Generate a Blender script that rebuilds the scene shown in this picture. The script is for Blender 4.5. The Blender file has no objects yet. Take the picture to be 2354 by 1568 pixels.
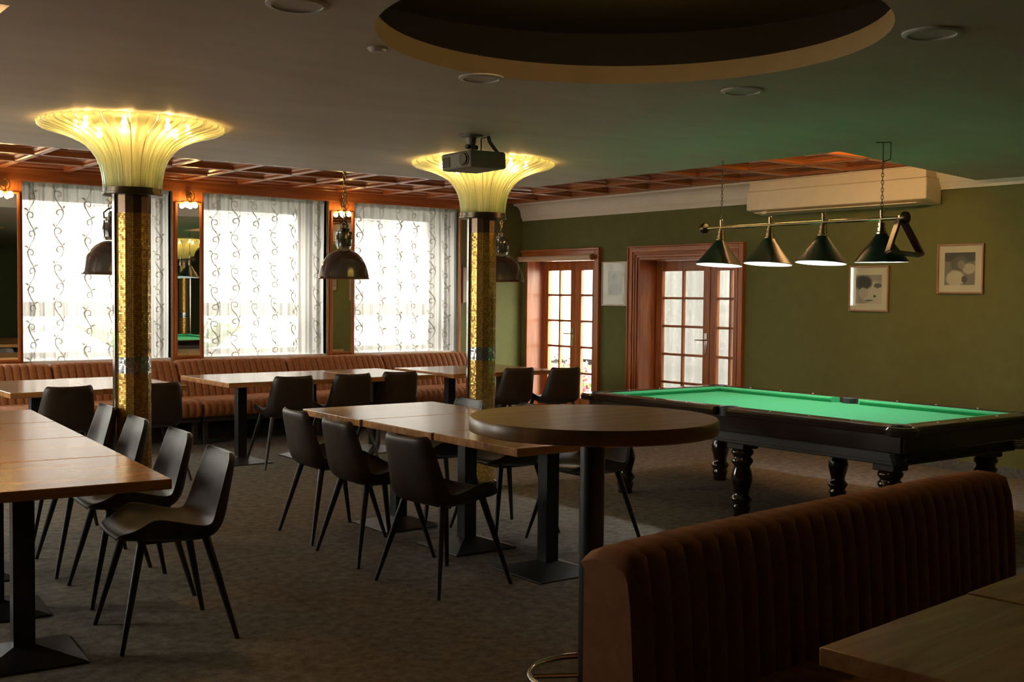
import bpy, math, random
from mathutils import Vector, Matrix
random.seed(7)
PI = math.pi
S = bpy.context.scene
COL = S.collection

# ------------------------------------------------------------------ camera
cam_d = bpy.data.cameras.new('camera'); cam = bpy.data.objects.new('camera', cam_d); COL.objects.link(cam)
yaw, pitch, roll, FPX = 0.65116202, 0.04014321, 0.00988133, 2602.36
f0 = Vector((math.sin(yaw), math.cos(yaw), 0)); r0 = Vector((math.cos(yaw), -math.sin(yaw), 0)); u0 = Vector((0, 0, 1))
f1 = f0*math.cos(pitch) - u0*math.sin(pitch); u1 = u0*math.cos(pitch) + f0*math.sin(pitch)
r2 = r0*math.cos(roll) + u1*math.sin(roll); u2 = u1*math.cos(roll) - r0*math.sin(roll)
M = Matrix((r2, u2, -f1)).transposed().to_4x4(); M.translation = Vector((0, 0, 1.5))
cam.matrix_world = M
cam_d.sensor_width = 36; cam_d.lens = 36*FPX/2354; cam_d.clip_start = 0.05; cam_d.clip_end = 300
S.camera = cam

# ------------------------------------------------------------------ world, daylight, exposure
SKY = 22.0
w = bpy.data.worlds.new('overcast_sky'); S.world = w; w.use_nodes = True
wn = w.node_tree.nodes; wl = w.node_tree.links
bg = wn['Background']; bg.inputs[1].default_value = SKY
tc = wn.new('ShaderNodeTexCoord'); ns = wn.new('ShaderNodeTexNoise'); ns.inputs['Scale'].default_value = 2.2; ns.inputs['Detail'].default_value = 4
rp = wn.new('ShaderNodeValToRGB'); rp.color_ramp.elements[0].color = (.84, .80, .72, 1); rp.color_ramp.elements[1].color = (1, .945, .84, 1)
wl.new(tc.outputs['Generated'], ns.inputs['Vector']); wl.new(ns.outputs['Fac'], rp.inputs[0]); wl.new(rp.outputs[0], bg.inputs[0])
BULB_COL = (1.0, .57, .18); TORCH_E = 380; SCONCE_E = 85; POOL_E = 430; DOME_E = 88; COVE_E = 175
def portal(x0, x1, z0, z1, y=None, x=None):
    l = bpy.data.lights.new('window_daylight_portal', 'AREA'); l.shape = 'RECTANGLE'; l.size = abs(x1-x0); l.size_y = z1-z0
    l.cycles.is_portal = True
    o = bpy.data.objects.new('window_daylight_portal', l); COL.objects.link(o)
    c = (x0+x1)/2; zc = (z0+z1)/2
    if y is not None: o.location = (c, y, zc); o.rotation_euler = (-PI/2, 0, 0)      # shines toward -Y
    else: o.location = (x, c, zc); o.rotation_euler = (0, PI/2, 0); l.size = z1-z0; l.size_y = abs(x1-x0)
    return o
for k in range(-2, 3): portal(2.95+1.853*k, 4.40+1.853*k, .78, 2.5, y=12.46)
for y in (6.8, 8.7): portal(y, y+1.4, .82, 2.4, x=-1.92).rotation_euler = (0, -PI/2, 0)  # portals of the added left-wall windows
portal(10.35, 11.71, .05, 1.95, x=9.62)
portal(8.12, 9.60, .05, 1.95, x=10.15)
vs = S.view_settings
vs.view_transform = 'Standard'; vs.look = 'None'; vs.exposure = 0.0; vs.gamma = 1; vs.use_curve_mapping = False
cy = S.cycles
cy.use_denoising = True; cy.max_bounces = 10; cy.diffuse_bounces = 5; cy.glossy_bounces = 4; cy.transmission_bounces = 8; cy.transparent_max_bounces = 16
cy.sample_clamp_indirect = 6; cy.caustics_reflective = False; cy.caustics_refractive = False

# ------------------------------------------------------------------ materials
MATS = {}
def nm(name):
    m = bpy.data.materials.new(name); m.use_nodes = True; MATS[name] = m
    return m, m.node_tree.nodes, m.node_tree.links, m.node_tree.nodes['Principled BSDF']
def ramp(n, a, b, p0=0., p1=1.):
    r = n.new('ShaderNodeValToRGB'); r.color_ramp.elements[0].color = (*a, 1); r.color_ramp.elements[1].color = (*b, 1)
    r.color_ramp.elements[0].position = p0; r.color_ramp.elements[1].position = p1
    return r
def plain(name, col, rough=.5, metal=0., noise=.12, scale=8., bump=0., bscale=200., coat=0., spec=.5, sheen=0., sheen_col=None, coord='Object', stretch=(1,1,1)):
    m, n, l, b = nm(name)
    t = n.new('ShaderNodeTexCoord'); mp = n.new('ShaderNodeMapping'); mp.inputs['Scale'].default_value = stretch
    l.new(t.outputs[coord], mp.inputs[0])
    x = n.new('ShaderNodeTexNoise'); x.inputs['Scale'].default_value = scale; x.inputs['Detail'].default_value = 5
    l.new(mp.outputs[0], x.inputs['Vector'])
    r = ramp(n, [c*(1-noise) for c in col], [min(1, c*(1+noise)) for c in col], .3, .7)
    l.new(x.outputs['Fac'], r.inputs[0]); l.new(r.outputs[0], b.inputs['Base Color'])
    b.inputs['Roughness'].default_value = rough; b.inputs['Metallic'].default_value = metal
    b.inputs['Specular IOR Level'].default_value = spec
    b.inputs['Coat Weight'].default_value = coat; b.inputs['Coat Roughness'].default_value = .12
    if sheen:
        b.inputs['Sheen Weight'].default_value = sheen; b.inputs['Sheen Roughness'].default_value = .35
        b.inputs['Sheen Tint'].default_value = (*(sheen_col or col), 1)
    if bump:
        x2 = n.new('ShaderNodeTexNoise'); x2.inputs['Scale'].default_value = bscale; x2.inputs['Detail'].default_value = 3
        l.new(t.outputs[coord], x2.inputs['Vector'])
        bp = n.new('ShaderNodeBump'); bp.inputs['Strength'].default_value = bump; bp.inputs['Distance'].default_value = .01
        l.new(x2.outputs['Fac'], bp.inputs['Height']); l.new(bp.outputs[0], b.inputs['Normal'])
    return m
def wood(name, c0, c1, rough=.35, axis=0, scale=3., coat=.0, planks=0., spec=.5, coord='Object'):
    """grain running along axis; planks = width of the glued lamellas across it"""
    m, n, l, b = nm(name)
    t = n.new('ShaderNodeTexCoord'); mp = n.new('ShaderNodeMapping')
    sc = [scale*6]*3; sc[axis] = scale*.45; mp.inputs['Scale'].default_value = sc
    l.new(t.outputs[coord], mp.inputs[0])
    x = n.new('ShaderNodeTexNoise'); x.inputs['Scale'].default_value = 2.; x.inputs['Detail'].default_value = 7; x.inputs['Distortion'].default_value = .6
    l.new(mp.outputs[0], x.inputs['Vector'])
    r = ramp(n, c0, c1, .32, .68); l.new(x.outputs['Fac'], r.inputs[0])
    out = r.outputs[0]
    oi = n.new('ShaderNodeObjectInfo')
    if planks:
        sp = n.new('ShaderNodeSeparateXYZ'); l.new(t.outputs[coord], sp.inputs[0])
        d = n.new('ShaderNodeMath'); d.operation = 'DIVIDE'; d.inputs[1].default_value = planks
        l.new(sp.outputs[1-axis], d.inputs[0])
        fl = n.new('ShaderNodeMath'); fl.operation = 'FLOOR'; l.new(d.outputs[0], fl.inputs[0])
        ad = n.new('ShaderNodeMath'); ad.operation = 'ADD'; l.new(fl.outputs[0], ad.inputs[0]); l.new(oi.outputs['Random'], ad.inputs[1])
        wn_ = n.new('ShaderNodeTexWhiteNoise'); wn_.noise_dimensions = '1D'; l.new(ad.outputs[0], wn_.inputs['W'])
        hv = n.new('ShaderNodeHueSaturation'); l.new(out, hv.inputs['Color'])
        mr = n.new('ShaderNodeMapRange'); mr.inputs[3].default_value = .82; mr.inputs[4].default_value = 1.15
        l.new(wn_.outputs['Value'], mr.inputs[0]); l.new(mr.outputs[0], hv.inputs['Value']); out = hv.outputs[0]
    l.new(out, b.inputs['Base Color'])
    b.inputs['Roughness'].default_value = rough; b.inputs['Coat Weight'].default_value = coat; b.inputs['Coat Roughness'].default_value = .15
    b.inputs['Specular IOR Level'].default_value = spec
    bp = n.new('ShaderNodeBump'); bp.inputs['Strength'].default_value = .045; bp.inputs['Distance'].default_value = .003
    l.new(x.outputs['Fac'], bp.inputs['Height']); l.new(bp.outputs[0], b.inputs['Normal'])
    return m
def emit(name, col, strength):
    m, n, l, b = nm(name); n.remove(b)
    e = n.new('ShaderNodeEmission'); e.inputs[0].default_value = (*col, 1); e.inputs[1].default_value = strength
    l.new(e.outputs[0], n['Material Output'].inputs[0]); return m
def schlick(n, l):
    lw = n.new('ShaderNodeLayerWeight'); pw = n.new('ShaderNodeMath'); pw.operation = 'POWER'; pw.inputs[1].default_value = 5; l.new(lw.outputs['Facing'], pw.inputs[0])
    lw.inputs[0].default_value = .5
    ma = n.new('ShaderNodeMath'); ma.operation = 'MULTIPLY_ADD'; ma.inputs[1].default_value = .94; ma.inputs[2].default_value = .04; l.new(pw.outputs[0], ma.inputs[0]); return ma.outputs[0]
def glass_pane(name, tint=(.95, .97, .96)):
    m, n, l, b = nm(name); n.remove(b)
    tr = n.new('ShaderNodeBsdfTransparent'); tr.inputs[0].default_value = (*tint, 1)
    gl = n.new('ShaderNodeBsdfGlossy'); gl.inputs['Roughness'].default_value = .02
    fr = schlick(n, l)
    mx = n.new('ShaderNodeMixShader'); l.new(fr, mx.inputs[0]); l.new(tr.outputs[0], mx.inputs[1]); l.new(gl.outputs[0], mx.inputs[2])
    l.new(mx.outputs[0], n['Material Output'].inputs[0]); return m
def sheer(name, col, transp, dens=900.):
    """woven voile: part of the light passes straight between the threads, the rest is scattered by them"""
    m, n, l, b = nm(name); n.remove(b)
    t = n.new('ShaderNodeTexCoord'); x = n.new('ShaderNodeTexNoise'); x.inputs['Scale'].default_value = 30
    l.new(t.outputs['Object'], x.inputs['Vector'])
    mr = n.new('ShaderNodeMapRange'); mr.inputs[3].default_value = 1-transp-.05; mr.inputs[4].default_value = 1-transp+.05; l.new(x.outputs['Fac'], mr.inputs[0])
    tr = n.new('ShaderNodeBsdfTransparent'); tl = n.new('ShaderNodeBsdfTranslucent'); tl.inputs[0].default_value = (*col, 1)
    df = n.new('ShaderNodeBsdfDiffuse'); df.inputs[0].default_value = (*col, 1)
    m1 = n.new('ShaderNodeMixShader'); m1.inputs[0].default_value = .4; l.new(tl.outputs[0], m1.inputs[1]); l.new(df.outputs[0], m1.inputs[2])
    m2 = n.new('ShaderNodeMixShader'); l.new(mr.outputs[0], m2.inputs[0]); l.new(tr.outputs[0], m2.inputs[1]); l.new(m1.outputs[0], m2.inputs[2])
    l.new(m2.outputs[0], n['Material Output'].inputs[0]); return m

plain('wall_green', (.126, .136, .045), .75, noise=.06, bump=.05, bscale=300, spec=.25)
plain('soffit_paint', (.72, .665, .565), .6, noise=.06, scale=1.5, stretch=(1, 3, 1), spec=.3)
plain('white_paint', (.78, .74, .66), .55, noise=.03, spec=.3)
plain('window_white', (.80, .80, .80), .4, noise=.02)
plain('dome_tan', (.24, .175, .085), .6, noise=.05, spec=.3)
plain('dome_shadow', (.010, .007, .005), .7, noise=.1)  # near-black colour stands in for the shade inside the recess cove
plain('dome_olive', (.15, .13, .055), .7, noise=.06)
wood('wood_red', (.27, .075, .018), (.47, .155, .040), .38, axis=2, scale=2.2, coat=.04)
wood('wood_red_y', (.27, .075, .018), (.47, .155, .040), .38, axis=1, scale=2.2, coat=.15)
wood('wood_red_x', (.26, .076, .019), (.44, .152, .042), .28, axis=0, scale=2.2, coat=.25)
wood('wood_panel', (.30, .095, .035), (.48, .19, .085), .2, axis=0, scale=2.2, coat=.8)
wood('oak_x', (.28, .120, .038), (.48, .23, .082), .24, axis=0, scale=1.6, planks=.09, coat=.22)
wood('oak_round', (.24, .125, .048), (.38, .205, .085), .36, axis=0, scale=1.3, coat=.1)
plain('leather', (.030, .0185, .012), .40, noise=.2, scale=12, bump=.12, bscale=260, spec=.30)
plain('black_metal', (.012, .012, .013), .38, noise=.2, spec=.5)
plain('leg_metal', (.012, .010, .009), .42, noise=.2)
plain('velvet', (.29, .102, .027), .8, noise=.16, scale=25, bump=.1, bscale=500, sheen=.10, sheen_col=(.9, .42, .18))
plain('bench_base', (.035, .018, .010), .6, noise=.2)
plain('brass', (.62, .42, .17), .22, 1., noise=.1)
plain('brass_pale', (.58, .48, .31), .2, 1., noise=.1)
plain('chrome', (.62, .60, .56), .12, 1., noise=.05)
plain('neck_brown', (.16, .10, .06), .25, .6, noise=.2)
plain('bronze_dark', (.10, .085, .065), .3, 1., noise=.1)
plain('shade_black', (.045, .034, .026), .16, noise=.05, coat=1., spec=.6)
plain('shade_inside', (.75, .32, .10), .4, noise=.05)
plain('shade_green', (.006, .022, .014), .35, noise=.1, spec=.5)
plain('shade_white', (.85, .86, .84), .5, noise=.02)
plain('felt', (.035, .34, .135), .9, noise=.05, scale=40, bump=.1, bscale=900, sheen=.15, sheen_col=(.3, .9, .5))
plain('mahogany', (.018, .008, .005), .16, noise=.3, coat=.7, stretch=(1, 6, 1))
plain('mahogany_matt', (.016, .008, .005), .45, noise=.3, coat=.1)
plain('pocket_leather', (.008, .006, .005), .6)
plain('ac_white', (.80, .70, .52), .45, noise=.03)
plain('projector_grey', (.22, .21, .19), .45, noise=.05)
plain('dark_glass', (.012, .008, .007), .3, noise=.1)
plain('cable_black', (.01, .01, .01), .5)
plain('mat_card', (.74, .68, .55), .8, noise=.03)
plain('frame_oak', (.30, .15, .06), .4, noise=.15)
plain('rack_wood', (.075, .018, .010), .35, noise=.2, coat=.3)
plain('stone_skirt', (.085, .085, .078), .6, noise=.35, scale=40)
plain('blind_fabric', (.62, .46, .32), .8, noise=.05)
plain('speaker_grille', (.80, .78, .76), .6, noise=.08, scale=300)
plain('asphalt', (.36, .36, .37), .9, noise=.15)
plain('grass', (.30, .36, .14), .9, noise=.3, scale=3)
plain('facade', (.82, .76, .66), .9, noise=.05)
plain('facade_grey', (.62, .62, .63), .9, noise=.06)
plain('leaf', (.10, .17, .05), .7, noise=.4, scale=12)
plain('petal', (.62, .12, .22), .7, noise=.3, scale=20)
plain('far_glass', (.42, .43, .45), .15, noise=.2)
plain('car_white', (.85, .86, .88), .25, noise=.02, coat=.6)
plain('rubber', (.02, .02, .02), .8)
plain('plant_dark', (.02, .035, .02), .7, noise=.3)
glass_pane('glass')
sheer('voile', (.43, .41, .39), .115)
sheer('voile_dense', (.45, .44, .42), .05)
sheer('drape', (.125, .122, .118), .010)
sheer('embroidery', (.33, .285, .235), .07)
emit('bulb_warm', BULB_COL, TORCH_E)
emit('bulb_sconce', (1., .62, .22), SCONCE_E)
emit('bulb_cool', (.93, .97, 1.), POOL_E)
emit('dome_bulb', (1., .66, .30), DOME_E)
emit('cove_tube', (1., .57, .21), COVE_E)
emit('led_red', (1., .03, .02), 2.)
# mirror
m, n, l, b = nm('mirror'); b.inputs['Metallic'].default_value = 1; b.inputs['Roughness'].default_value = .01; b.inputs['Base Color'].default_value = (.82, .84, .82, 1)
# carpet: cut pile in big tiles
def carpet():
    m, n, l, b = nm('carpet'); t = n.new('ShaderNodeTexCoord')
    a = n.new('ShaderNodeTexNoise'); a.inputs['Scale'].default_value = 17; a.inputs['Detail'].default_value = 8; a.inputs['Roughness'].default_value = .7; l.new(t.outputs['Object'], a.inputs['Vector'])
    c = n.new('ShaderNodeTexNoise'); c.inputs['Scale'].default_value = 260; c.inputs['Detail'].default_value = 2; l.new(t.outputs['Object'], c.inputs['Vector'])
    r = ramp(n, (.080, .069, .057), (.250, .220, .183), .3, .7); l.new(a.outputs['Fac'], r.inputs[0])
    r2 = ramp(n, (.55, .55, .55), (1.35, 1.35, 1.35), .3, .7); l.new(c.outputs['Fac'], r2.inputs[0])
    mx = n.new('ShaderNodeMix'); mx.data_type = 'RGBA'; mx.blend_type = 'MULTIPLY'; mx.inputs[0].default_value = 1
    l.new(r.outputs[0], mx.inputs[6]); l.new(r2.outputs[0], mx.inputs[7])
    br = n.new('ShaderNodeTexBrick'); br.offset = .5; br.inputs['Scale'].default_value = 1; br.inputs['Brick Width'].default_value = 1.; br.inputs['Row Height'].default_value = 1.; br.inputs['Mortar Size'].default_value = .003
    br.inputs['Color1'].default_value = (.94, .94, .94, 1); br.inputs['Color2'].default_value = (1, 1, 1, 1); br.inputs['Mortar'].default_value = (.8, .8, .8, 1)
    l.new(t.outputs['Object'], br.inputs['Vector'])
    m2 = n.new('ShaderNodeMix'); m2.data_type = 'RGBA'; m2.blend_type = 'MULTIPLY'; m2.inputs[0].default_value = 1
    l.new(mx.outputs[2], m2.inputs[6]); l.new(br.outputs[0], m2.inputs[7]); l.new(m2.outputs[2], b.inputs['Base Color'])
    b.inputs['Roughness'].default_value = .95; b.inputs['Specular IOR Level'].default_value = .1
    bp = n.new('ShaderNodeBump'); bp.inputs['Strength'].default_value = .4; bp.inputs['Distance'].default_value = .006
    l.new(c.outputs['Fac'], bp.inputs['Height']); l.new(bp.outputs[0], b.inputs['Normal'])
carpet()
def mosaic(name, c0, c1, joint, metal=.9, rough=.18):
    """small mirror-glass tiles in UV space (1 uv unit = 1 tile); every tile tilts a little on its own"""
    m, n, l, b = nm(name); t = n.new('ShaderNodeTexCoord'); sp = n.new('ShaderNodeSeparateXYZ'); l.new(t.outputs['UV'], sp.inputs[0])
    fl = n.new('ShaderNodeVectorMath'); fl.operation = 'FLOOR'; l.new(t.outputs['UV'], fl.inputs[0])
    fr = n.new('ShaderNodeVectorMath'); fr.operation = 'FRACTION'; l.new(t.outputs['UV'], fr.inputs[0])
    wn_ = n.new('ShaderNodeTexWhiteNoise'); wn_.noise_dimensions = '3D'; l.new(fl.outputs[0], wn_.inputs['Vector'])
    r = ramp(n, c0, c1); l.new(wn_.outputs['Value'], r.inputs[0])
    sf = n.new('ShaderNodeSeparateXYZ'); l.new(fr.outputs[0], sf.inputs[0])
    def edge(o):
        a = n.new('ShaderNodeMath'); a.operation = 'SUBTRACT'; a.inputs[1].default_value = .5; l.new(o, a.inputs[0])
        c = n.new('ShaderNodeMath'); c.operation = 'ABSOLUTE'; l.new(a.outputs[0], c.inputs[0]); return c.outputs[0]
    mxm = n.new('ShaderNodeMath'); mxm.operation = 'MAXIMUM'; l.new(edge(sf.outputs[0]), mxm.inputs[0]); l.new(edge(sf.outputs[1]), mxm.inputs[1])
    gt = n.new('ShaderNodeMath'); gt.operation = 'GREATER_THAN'; gt.inputs[1].default_value = .43; l.new(mxm.outputs[0], gt.inputs[0])
    mx = n.new('ShaderNodeMix'); mx.data_type = 'RGBA'; l.new(gt.outputs[0], mx.inputs[0]); l.new(r.outputs[0], mx.inputs[6]); mx.inputs[7].default_value = (*joint, 1)
    l.new(mx.outputs[2], b.inputs['Base Color'])
    rr = n.new('ShaderNodeMapRange'); rr.inputs[3].default_value = rough; rr.inputs[4].default_value = .8; l.new(gt.outputs[0], rr.inputs[0]); l.new(rr.outputs[0], b.inputs['Roughness'])
    mm = n.new('ShaderNodeMapRange'); mm.inputs[3].default_value = metal; mm.inputs[4].default_value = 0; l.new(gt.outputs[0], mm.inputs[0]); l.new(mm.outputs[0], b.inputs['Metallic'])
    ge = n.new('ShaderNodeNewGeometry'); v1 = n.new('ShaderNodeVectorMath'); v1.operation = 'SUBTRACT'; v1.inputs[1].default_value = (.5, .5, .5); l.new(wn_.outputs['Color'], v1.inputs[0])
    v2 = n.new('ShaderNodeVectorMath'); v2.operation = 'SCALE'; v2.inputs['Scale'].default_value = .13; l.new(v1.outputs[0], v2.inputs[0])
    v3 = n.new('ShaderNodeVectorMath'); v3.operation = 'ADD'; l.new(ge.outputs['Normal'], v3.inputs[0]); l.new(v2.outputs[0], v3.inputs[1])
    v4 = n.new('ShaderNodeVectorMath'); v4.operation = 'NORMALIZE'; l.new(v3.outputs[0], v4.inputs[0]); l.new(v4.outputs[0], b.inputs['Normal'])
mosaic('mosaic_gold', (.36, .19, .03), (.70, .42, .085), (.035, .022, .008), metal=.5, rough=.22)
mosaic('mosaic_silver', (.42, .42, .40), (.75, .74, .72), (.05, .05, .05))
def torch_glass():
    m, n, l, b = nm('fluted_glass'); n.remove(b)
    tl = n.new('ShaderNodeBsdfTranslucent'); tl.inputs[0].default_value = (.95, .90, .68, 1)
    df = n.new('ShaderNodeBsdfDiffuse'); df.inputs[0].default_value = (.46, .78, .54, 1)
    gl = n.new('ShaderNodeBsdfGlossy'); gl.inputs['Roughness'].default_value = .12
    tr = n.new('ShaderNodeBsdfTransparent'); tr.inputs[0].default_value = (.92, .97, .90, 1)
    a = n.new('ShaderNodeMixShader'); a.inputs[0].default_value = .38; l.new(tl.outputs[0], a.inputs[1]); l.new(df.outputs[0], a.inputs[2])
    c = n.new('ShaderNodeMixShader'); c.inputs[0].default_value = .28; l.new(a.outputs[0], c.inputs[1]); l.new(tr.outputs[0], c.inputs[2])
    fr = schlick(n, l)
    d = n.new('ShaderNodeMixShader'); l.new(fr, d.inputs[0]); l.new(c.outputs[0], d.inputs[1]); l.new(gl.outputs[0], d.inputs[2])
    l.new(d.outputs[0], n['Material Output'].inputs[0])
torch_glass()
def print_mat(name, base, blobs, paper=(.66, .60, .48)):
    """flat monochrome photographic print in UV: soft ellipses (u, v, ru, rv, value)"""
    m, n, l, b = nm(name); t = n.new('ShaderNodeTexCoord')
    nz = n.new('ShaderNodeTexNoise'); nz.inputs['Scale'].default_value = 7; nz.inputs['Detail'].default_value = 4; l.new(t.outputs['UV'], nz.inputs['Vector'])
    dv = n.new('ShaderNodeVectorMath'); dv.operation = 'MULTIPLY_ADD'; dv.inputs[1].default_value = (.09, .09, 0); l.new(nz.outputs['Color'], dv.inputs[0]); l.new(t.outputs['UV'], dv.inputs[2])
    cur = n.new('ShaderNodeRGB'); cur.outputs[0].default_value = (*[c*base for c in paper], 1); out = cur.outputs[0]
    for (u, v, ru, rv, val) in blobs:
        s = n.new('ShaderNodeVectorMath'); s.operation = 'SUBTRACT'; s.inputs[1].default_value = (u+.045, v+.045, 0); l.new(dv.outputs[0], s.inputs[0])
        q = n.new('ShaderNodeVectorMath'); q.operation = 'MULTIPLY'; q.inputs[1].default_value = (1/ru, 1/rv, 0); l.new(s.outputs[0], q.inputs[0])
        ln = n.new('ShaderNodeVectorMath'); ln.operation = 'LENGTH'; l.new(q.outputs[0], ln.inputs[0])
        mr = n.new('ShaderNodeMapRange'); mr.interpolation_type = 'SMOOTHSTEP'; mr.inputs[1].default_value = .8; mr.inputs[2].default_value = 1.15; mr.inputs[3].default_value = 1; mr.inputs[4].default_value = 0
        l.new(ln.outputs['Value'], mr.inputs[0])
        mx = n.new('ShaderNodeMix'); mx.data_type = 'RGBA'; l.new(mr.outputs[0], mx.inputs[0]); l.new(out, mx.inputs[6]); mx.inputs[7].default_value = (*[c*val for c in paper], 1); out = mx.outputs[2]
    l.new(out, b.inputs['Base Color']); b.inputs['Roughness'].default_value = .5
print_mat('print_portrait_faint', .72, [(.5, .18, .42, .28, .42), (.5, .72, .2, .2, .45), (.5, .5, .09, .16, .5)])
print_mat('print_dark_hair', .55, [(.72, .35, .5, .42, .95), (.28, .72, .36, .26, .08), (.85, .62, .16, .09, .2), (.3, .36, .2, .2, .8), (.74, .26, .06, .05, .12), (.52, .1, .18, .03, .3)])
print_mat('print_head_bowed', .35, [(.5, .9, .9, .2, .12), (.5, .62, .30, .28, .22), (.36, .2, .30, .26, .95), (.8, .5, .22, .16, .8), (.55, .62, .12, .14, .45), (.66, .18, .10, .12, .15)])
print_mat('print_shaded', .6, [(.55, .55, .26, .34, .2), (.5, .12, .4, .2, .35)])

# ------------------------------------------------------------------ mesh helpers
class MB:
    def __init__(s): s.v = []; s.f = []; s.uv = {}
    def add(s, v, f):
        o = len(s.v); s.v += [tuple(p) for p in v]; s.f += [tuple(i+o for i in q) for q in f]; return s
    def box(s, x0, x1, y0, y1, z0, z1):
        x0, x1 = min(x0, x1), max(x0, x1); y0, y1 = min(y0, y1), max(y0, y1); z0, z1 = min(z0, z1), max(z0, z1)
        return s.add([(x0,y0,z0),(x1,y0,z0),(x1,y1,z0),(x0,y1,z0),(x0,y0,z1),(x1,y0,z1),(x1,y1,z1),(x0,y1,z1)],
                     [(3,2,1,0),(4,5,6,7),(0,1,5,4),(1,2,6,5),(2,3,7,6),(3,0,4,7)])
    def lathe(s, prof, n=24, c=(0,0,0), cap=True, axis='z'):
        v = []; f = []
        for (r, h) in prof:
            for k in range(n):
                a = 2*PI*k/n
                p = (r*math.cos(a), r*math.sin(a), h)
                if axis == 'y': p = (p[0], h, -p[1])
                if axis == 'x': p = (h, p[0], p[1])
                v.append((p[0]+c[0], p[1]+c[1], p[2]+c[2]))
        m = len(prof)
        for i in range(m-1):
            for k in range(n):
                k2 = (k+1) % n; f.append((i*n+k, i*n+k2, (i+1)*n+k2, (i+1)*n+k))
        if cap:
            f.append(tuple(range(n-1, -1, -1))); f.append(tuple((m-1)*n+k for k in range(n)))
        return s.add(v, f)
    def tube(s, pts, rad, n=8, closed=False):
        pts = [Vector(p) for p in pts]; R = rad if isinstance(rad, (list, tuple)) else [rad]*len(pts)
        v = []; f = []; m = len(pts); ref = None
        for i, p in enumerate(pts):
            if closed: d = pts[(i+1) % m]-pts[i-1]
            else: d = pts[min(i+1, m-1)]-pts[max(i-1, 0)]
            d.normalize()
            if ref is None: ref = Vector((0,0,1)) if abs(d.z) < .9 else Vector((1,0,0))
            a = d.cross(ref).normalized(); bb = a.cross(d).normalized(); ref = bb
            for k in range(n):
                t = 2*PI*k/n; v.append(p+a*(R[i]*math.cos(t))+bb*(R[i]*math.sin(t)))
        for i in range(m if closed else m-1):
            j = (i+1) % m
            for k in range(n):
                k2 = (k+1) % n; f.append((i*n+k, j*n+k, j*n+k2, i*n+k2))
        if not closed: f.append(tuple(range(n))); f.append(tuple((m-1)*n+k for k in range(n-1, -1, -1)))
        return s.add(v, f)
    def grid(s, fn, nu, nv, wrap=False):
        v = [fn(i/(nu), j/(nv)) for i in range(nu+1) for j in range(nv+1)]
        f = [(i*(nv+1)+j, (i+1)*(nv+1)+j, (i+1)*(nv+1)+j+1, i*(nv+1)+j+1) for i in range(nu) for j in range(nv)]
        return s.add(v, f)
    def mesh(s, name, mat, smooth=False, angle=None):
        me = bpy.data.meshes.new(name); me.from_pydata(s.v, [], s.f); me.update()
        if mat: me.materials.append(MATS[mat] if isinstance(mat, str) else mat)
        if smooth:
            me.polygons.foreach_set('use_smooth', [True]*len(me.polygons))
            if angle: me.set_sharp_from_angle(angle=math.radians(angle))
        return me
    def build(s, name, mat, parent=None, smooth=False, angle=40, bevel=0, loc=None):
        return link(name, s.mesh(name, mat, smooth, angle), parent, bevel, loc)
def link(name, me, parent=None, bevel=0, loc=None):
    o = bpy.data.objects.new(name, me); COL.objects.link(o)
    if parent: o.parent = parent
    if loc: o.location = loc
    if bevel:
        b = o.modifiers.new('bevel', 'BEVEL'); b.width = bevel; b.segments = 2; b.limit_method = 'ANGLE'; b.angle_limit = math.radians(40)
    return o
def thing(name, label, cat, loc=(0,0,0), rz=0., group=None):
    o = bpy.data.objects.new(name, None); COL.objects.link(o); o.empty_display_size = .1
    o.location = loc; o.rotation_euler = (0, 0, rz); return tag(o, label, cat, group)
def tag(o, label, cat, group=None):
    o['label'] = label; o['category'] = cat
    if group: o['group'] = group
    return o
def struct(o): o['kind'] = 'structure'; return o
def sroot(name):
    o = bpy.data.objects.new(name, None); COL.objects.link(o); return struct(o)
def copy_tree(o, parent=None):
    c = o.copy(); COL.objects.link(c)
    if parent: c.parent = parent
    for ch in list(o.children): copy_tree(ch, c)
    return c
def solidify(o, t, off=0.):
    md = o.modifiers.new('thickness', 'SOLIDIFY'); md.thickness = t; md.offset = off; return o
def subsurf(o, lv=1):
    md = o.modifiers.new('smooth', 'SUBSURF'); md.levels = lv; md.render_levels = lv; return o
def uvset(o, fn):
    me = o.data; uv = me.uv_layers.new(name='UVMap')
    for p in me.polygons:
        for li in p.loop_indices: uv.data[li].uv = fn(me.vertices[me.loops[li].vertex_index].co, p)

XR, YW, ZC, ZW = 9.15, 11.8, 2.53, 2.69     # right wall face, window wall face, soffit height, coffer beams' underside
XL, YB = -1.6, -5.0

# ------------------------------------------------------------------ floor, walls
fl = MB().box(XL-.3, XR+.5, YB-.3, YW+.7, -.12, 0).build('floor', 'carpet'); struct(fl)
WINS = [(2.925+1.853*k, 4.425+1.853*k) for k in range(3)]      # in view
WALL = [(2.925+1.853*k, 4.425+1.853*k) for k in (-2, -1)] + WINS   # two unseen windows added on the left for more daylight
ADDED_SIDE = [(6.8, 8.2), (8.7, 10.1)]                      # unseen left-wall windows, added to bring in daylight
m = MB()
m.box(XL-.3, XR, YW, YW+.65, 0, .765).box(XL-.3, XR, YW, YW+.65, 2.575, 2.95)
xs = [XL-.3] + [x for wv in WALL for x in wv] + [XR]
for i in range(0, len(xs), 2): m.box(xs[i], xs[i+1], YW, YW+.65, .765, 2.575)
wb = struct(m.build('wall_back', 'wall_green'))
MB().box(XL, 8.18, YW-.025, YW+.0, 2.575, ZW+.02).build('wood_header', 'wood_red_x', wb, bevel=.003)
MB().box(XL, 8.05, 11.56, YW-.0, .70, .765).build('wood_ledge', 'wood_red_x', wb, bevel=.004)
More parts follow.
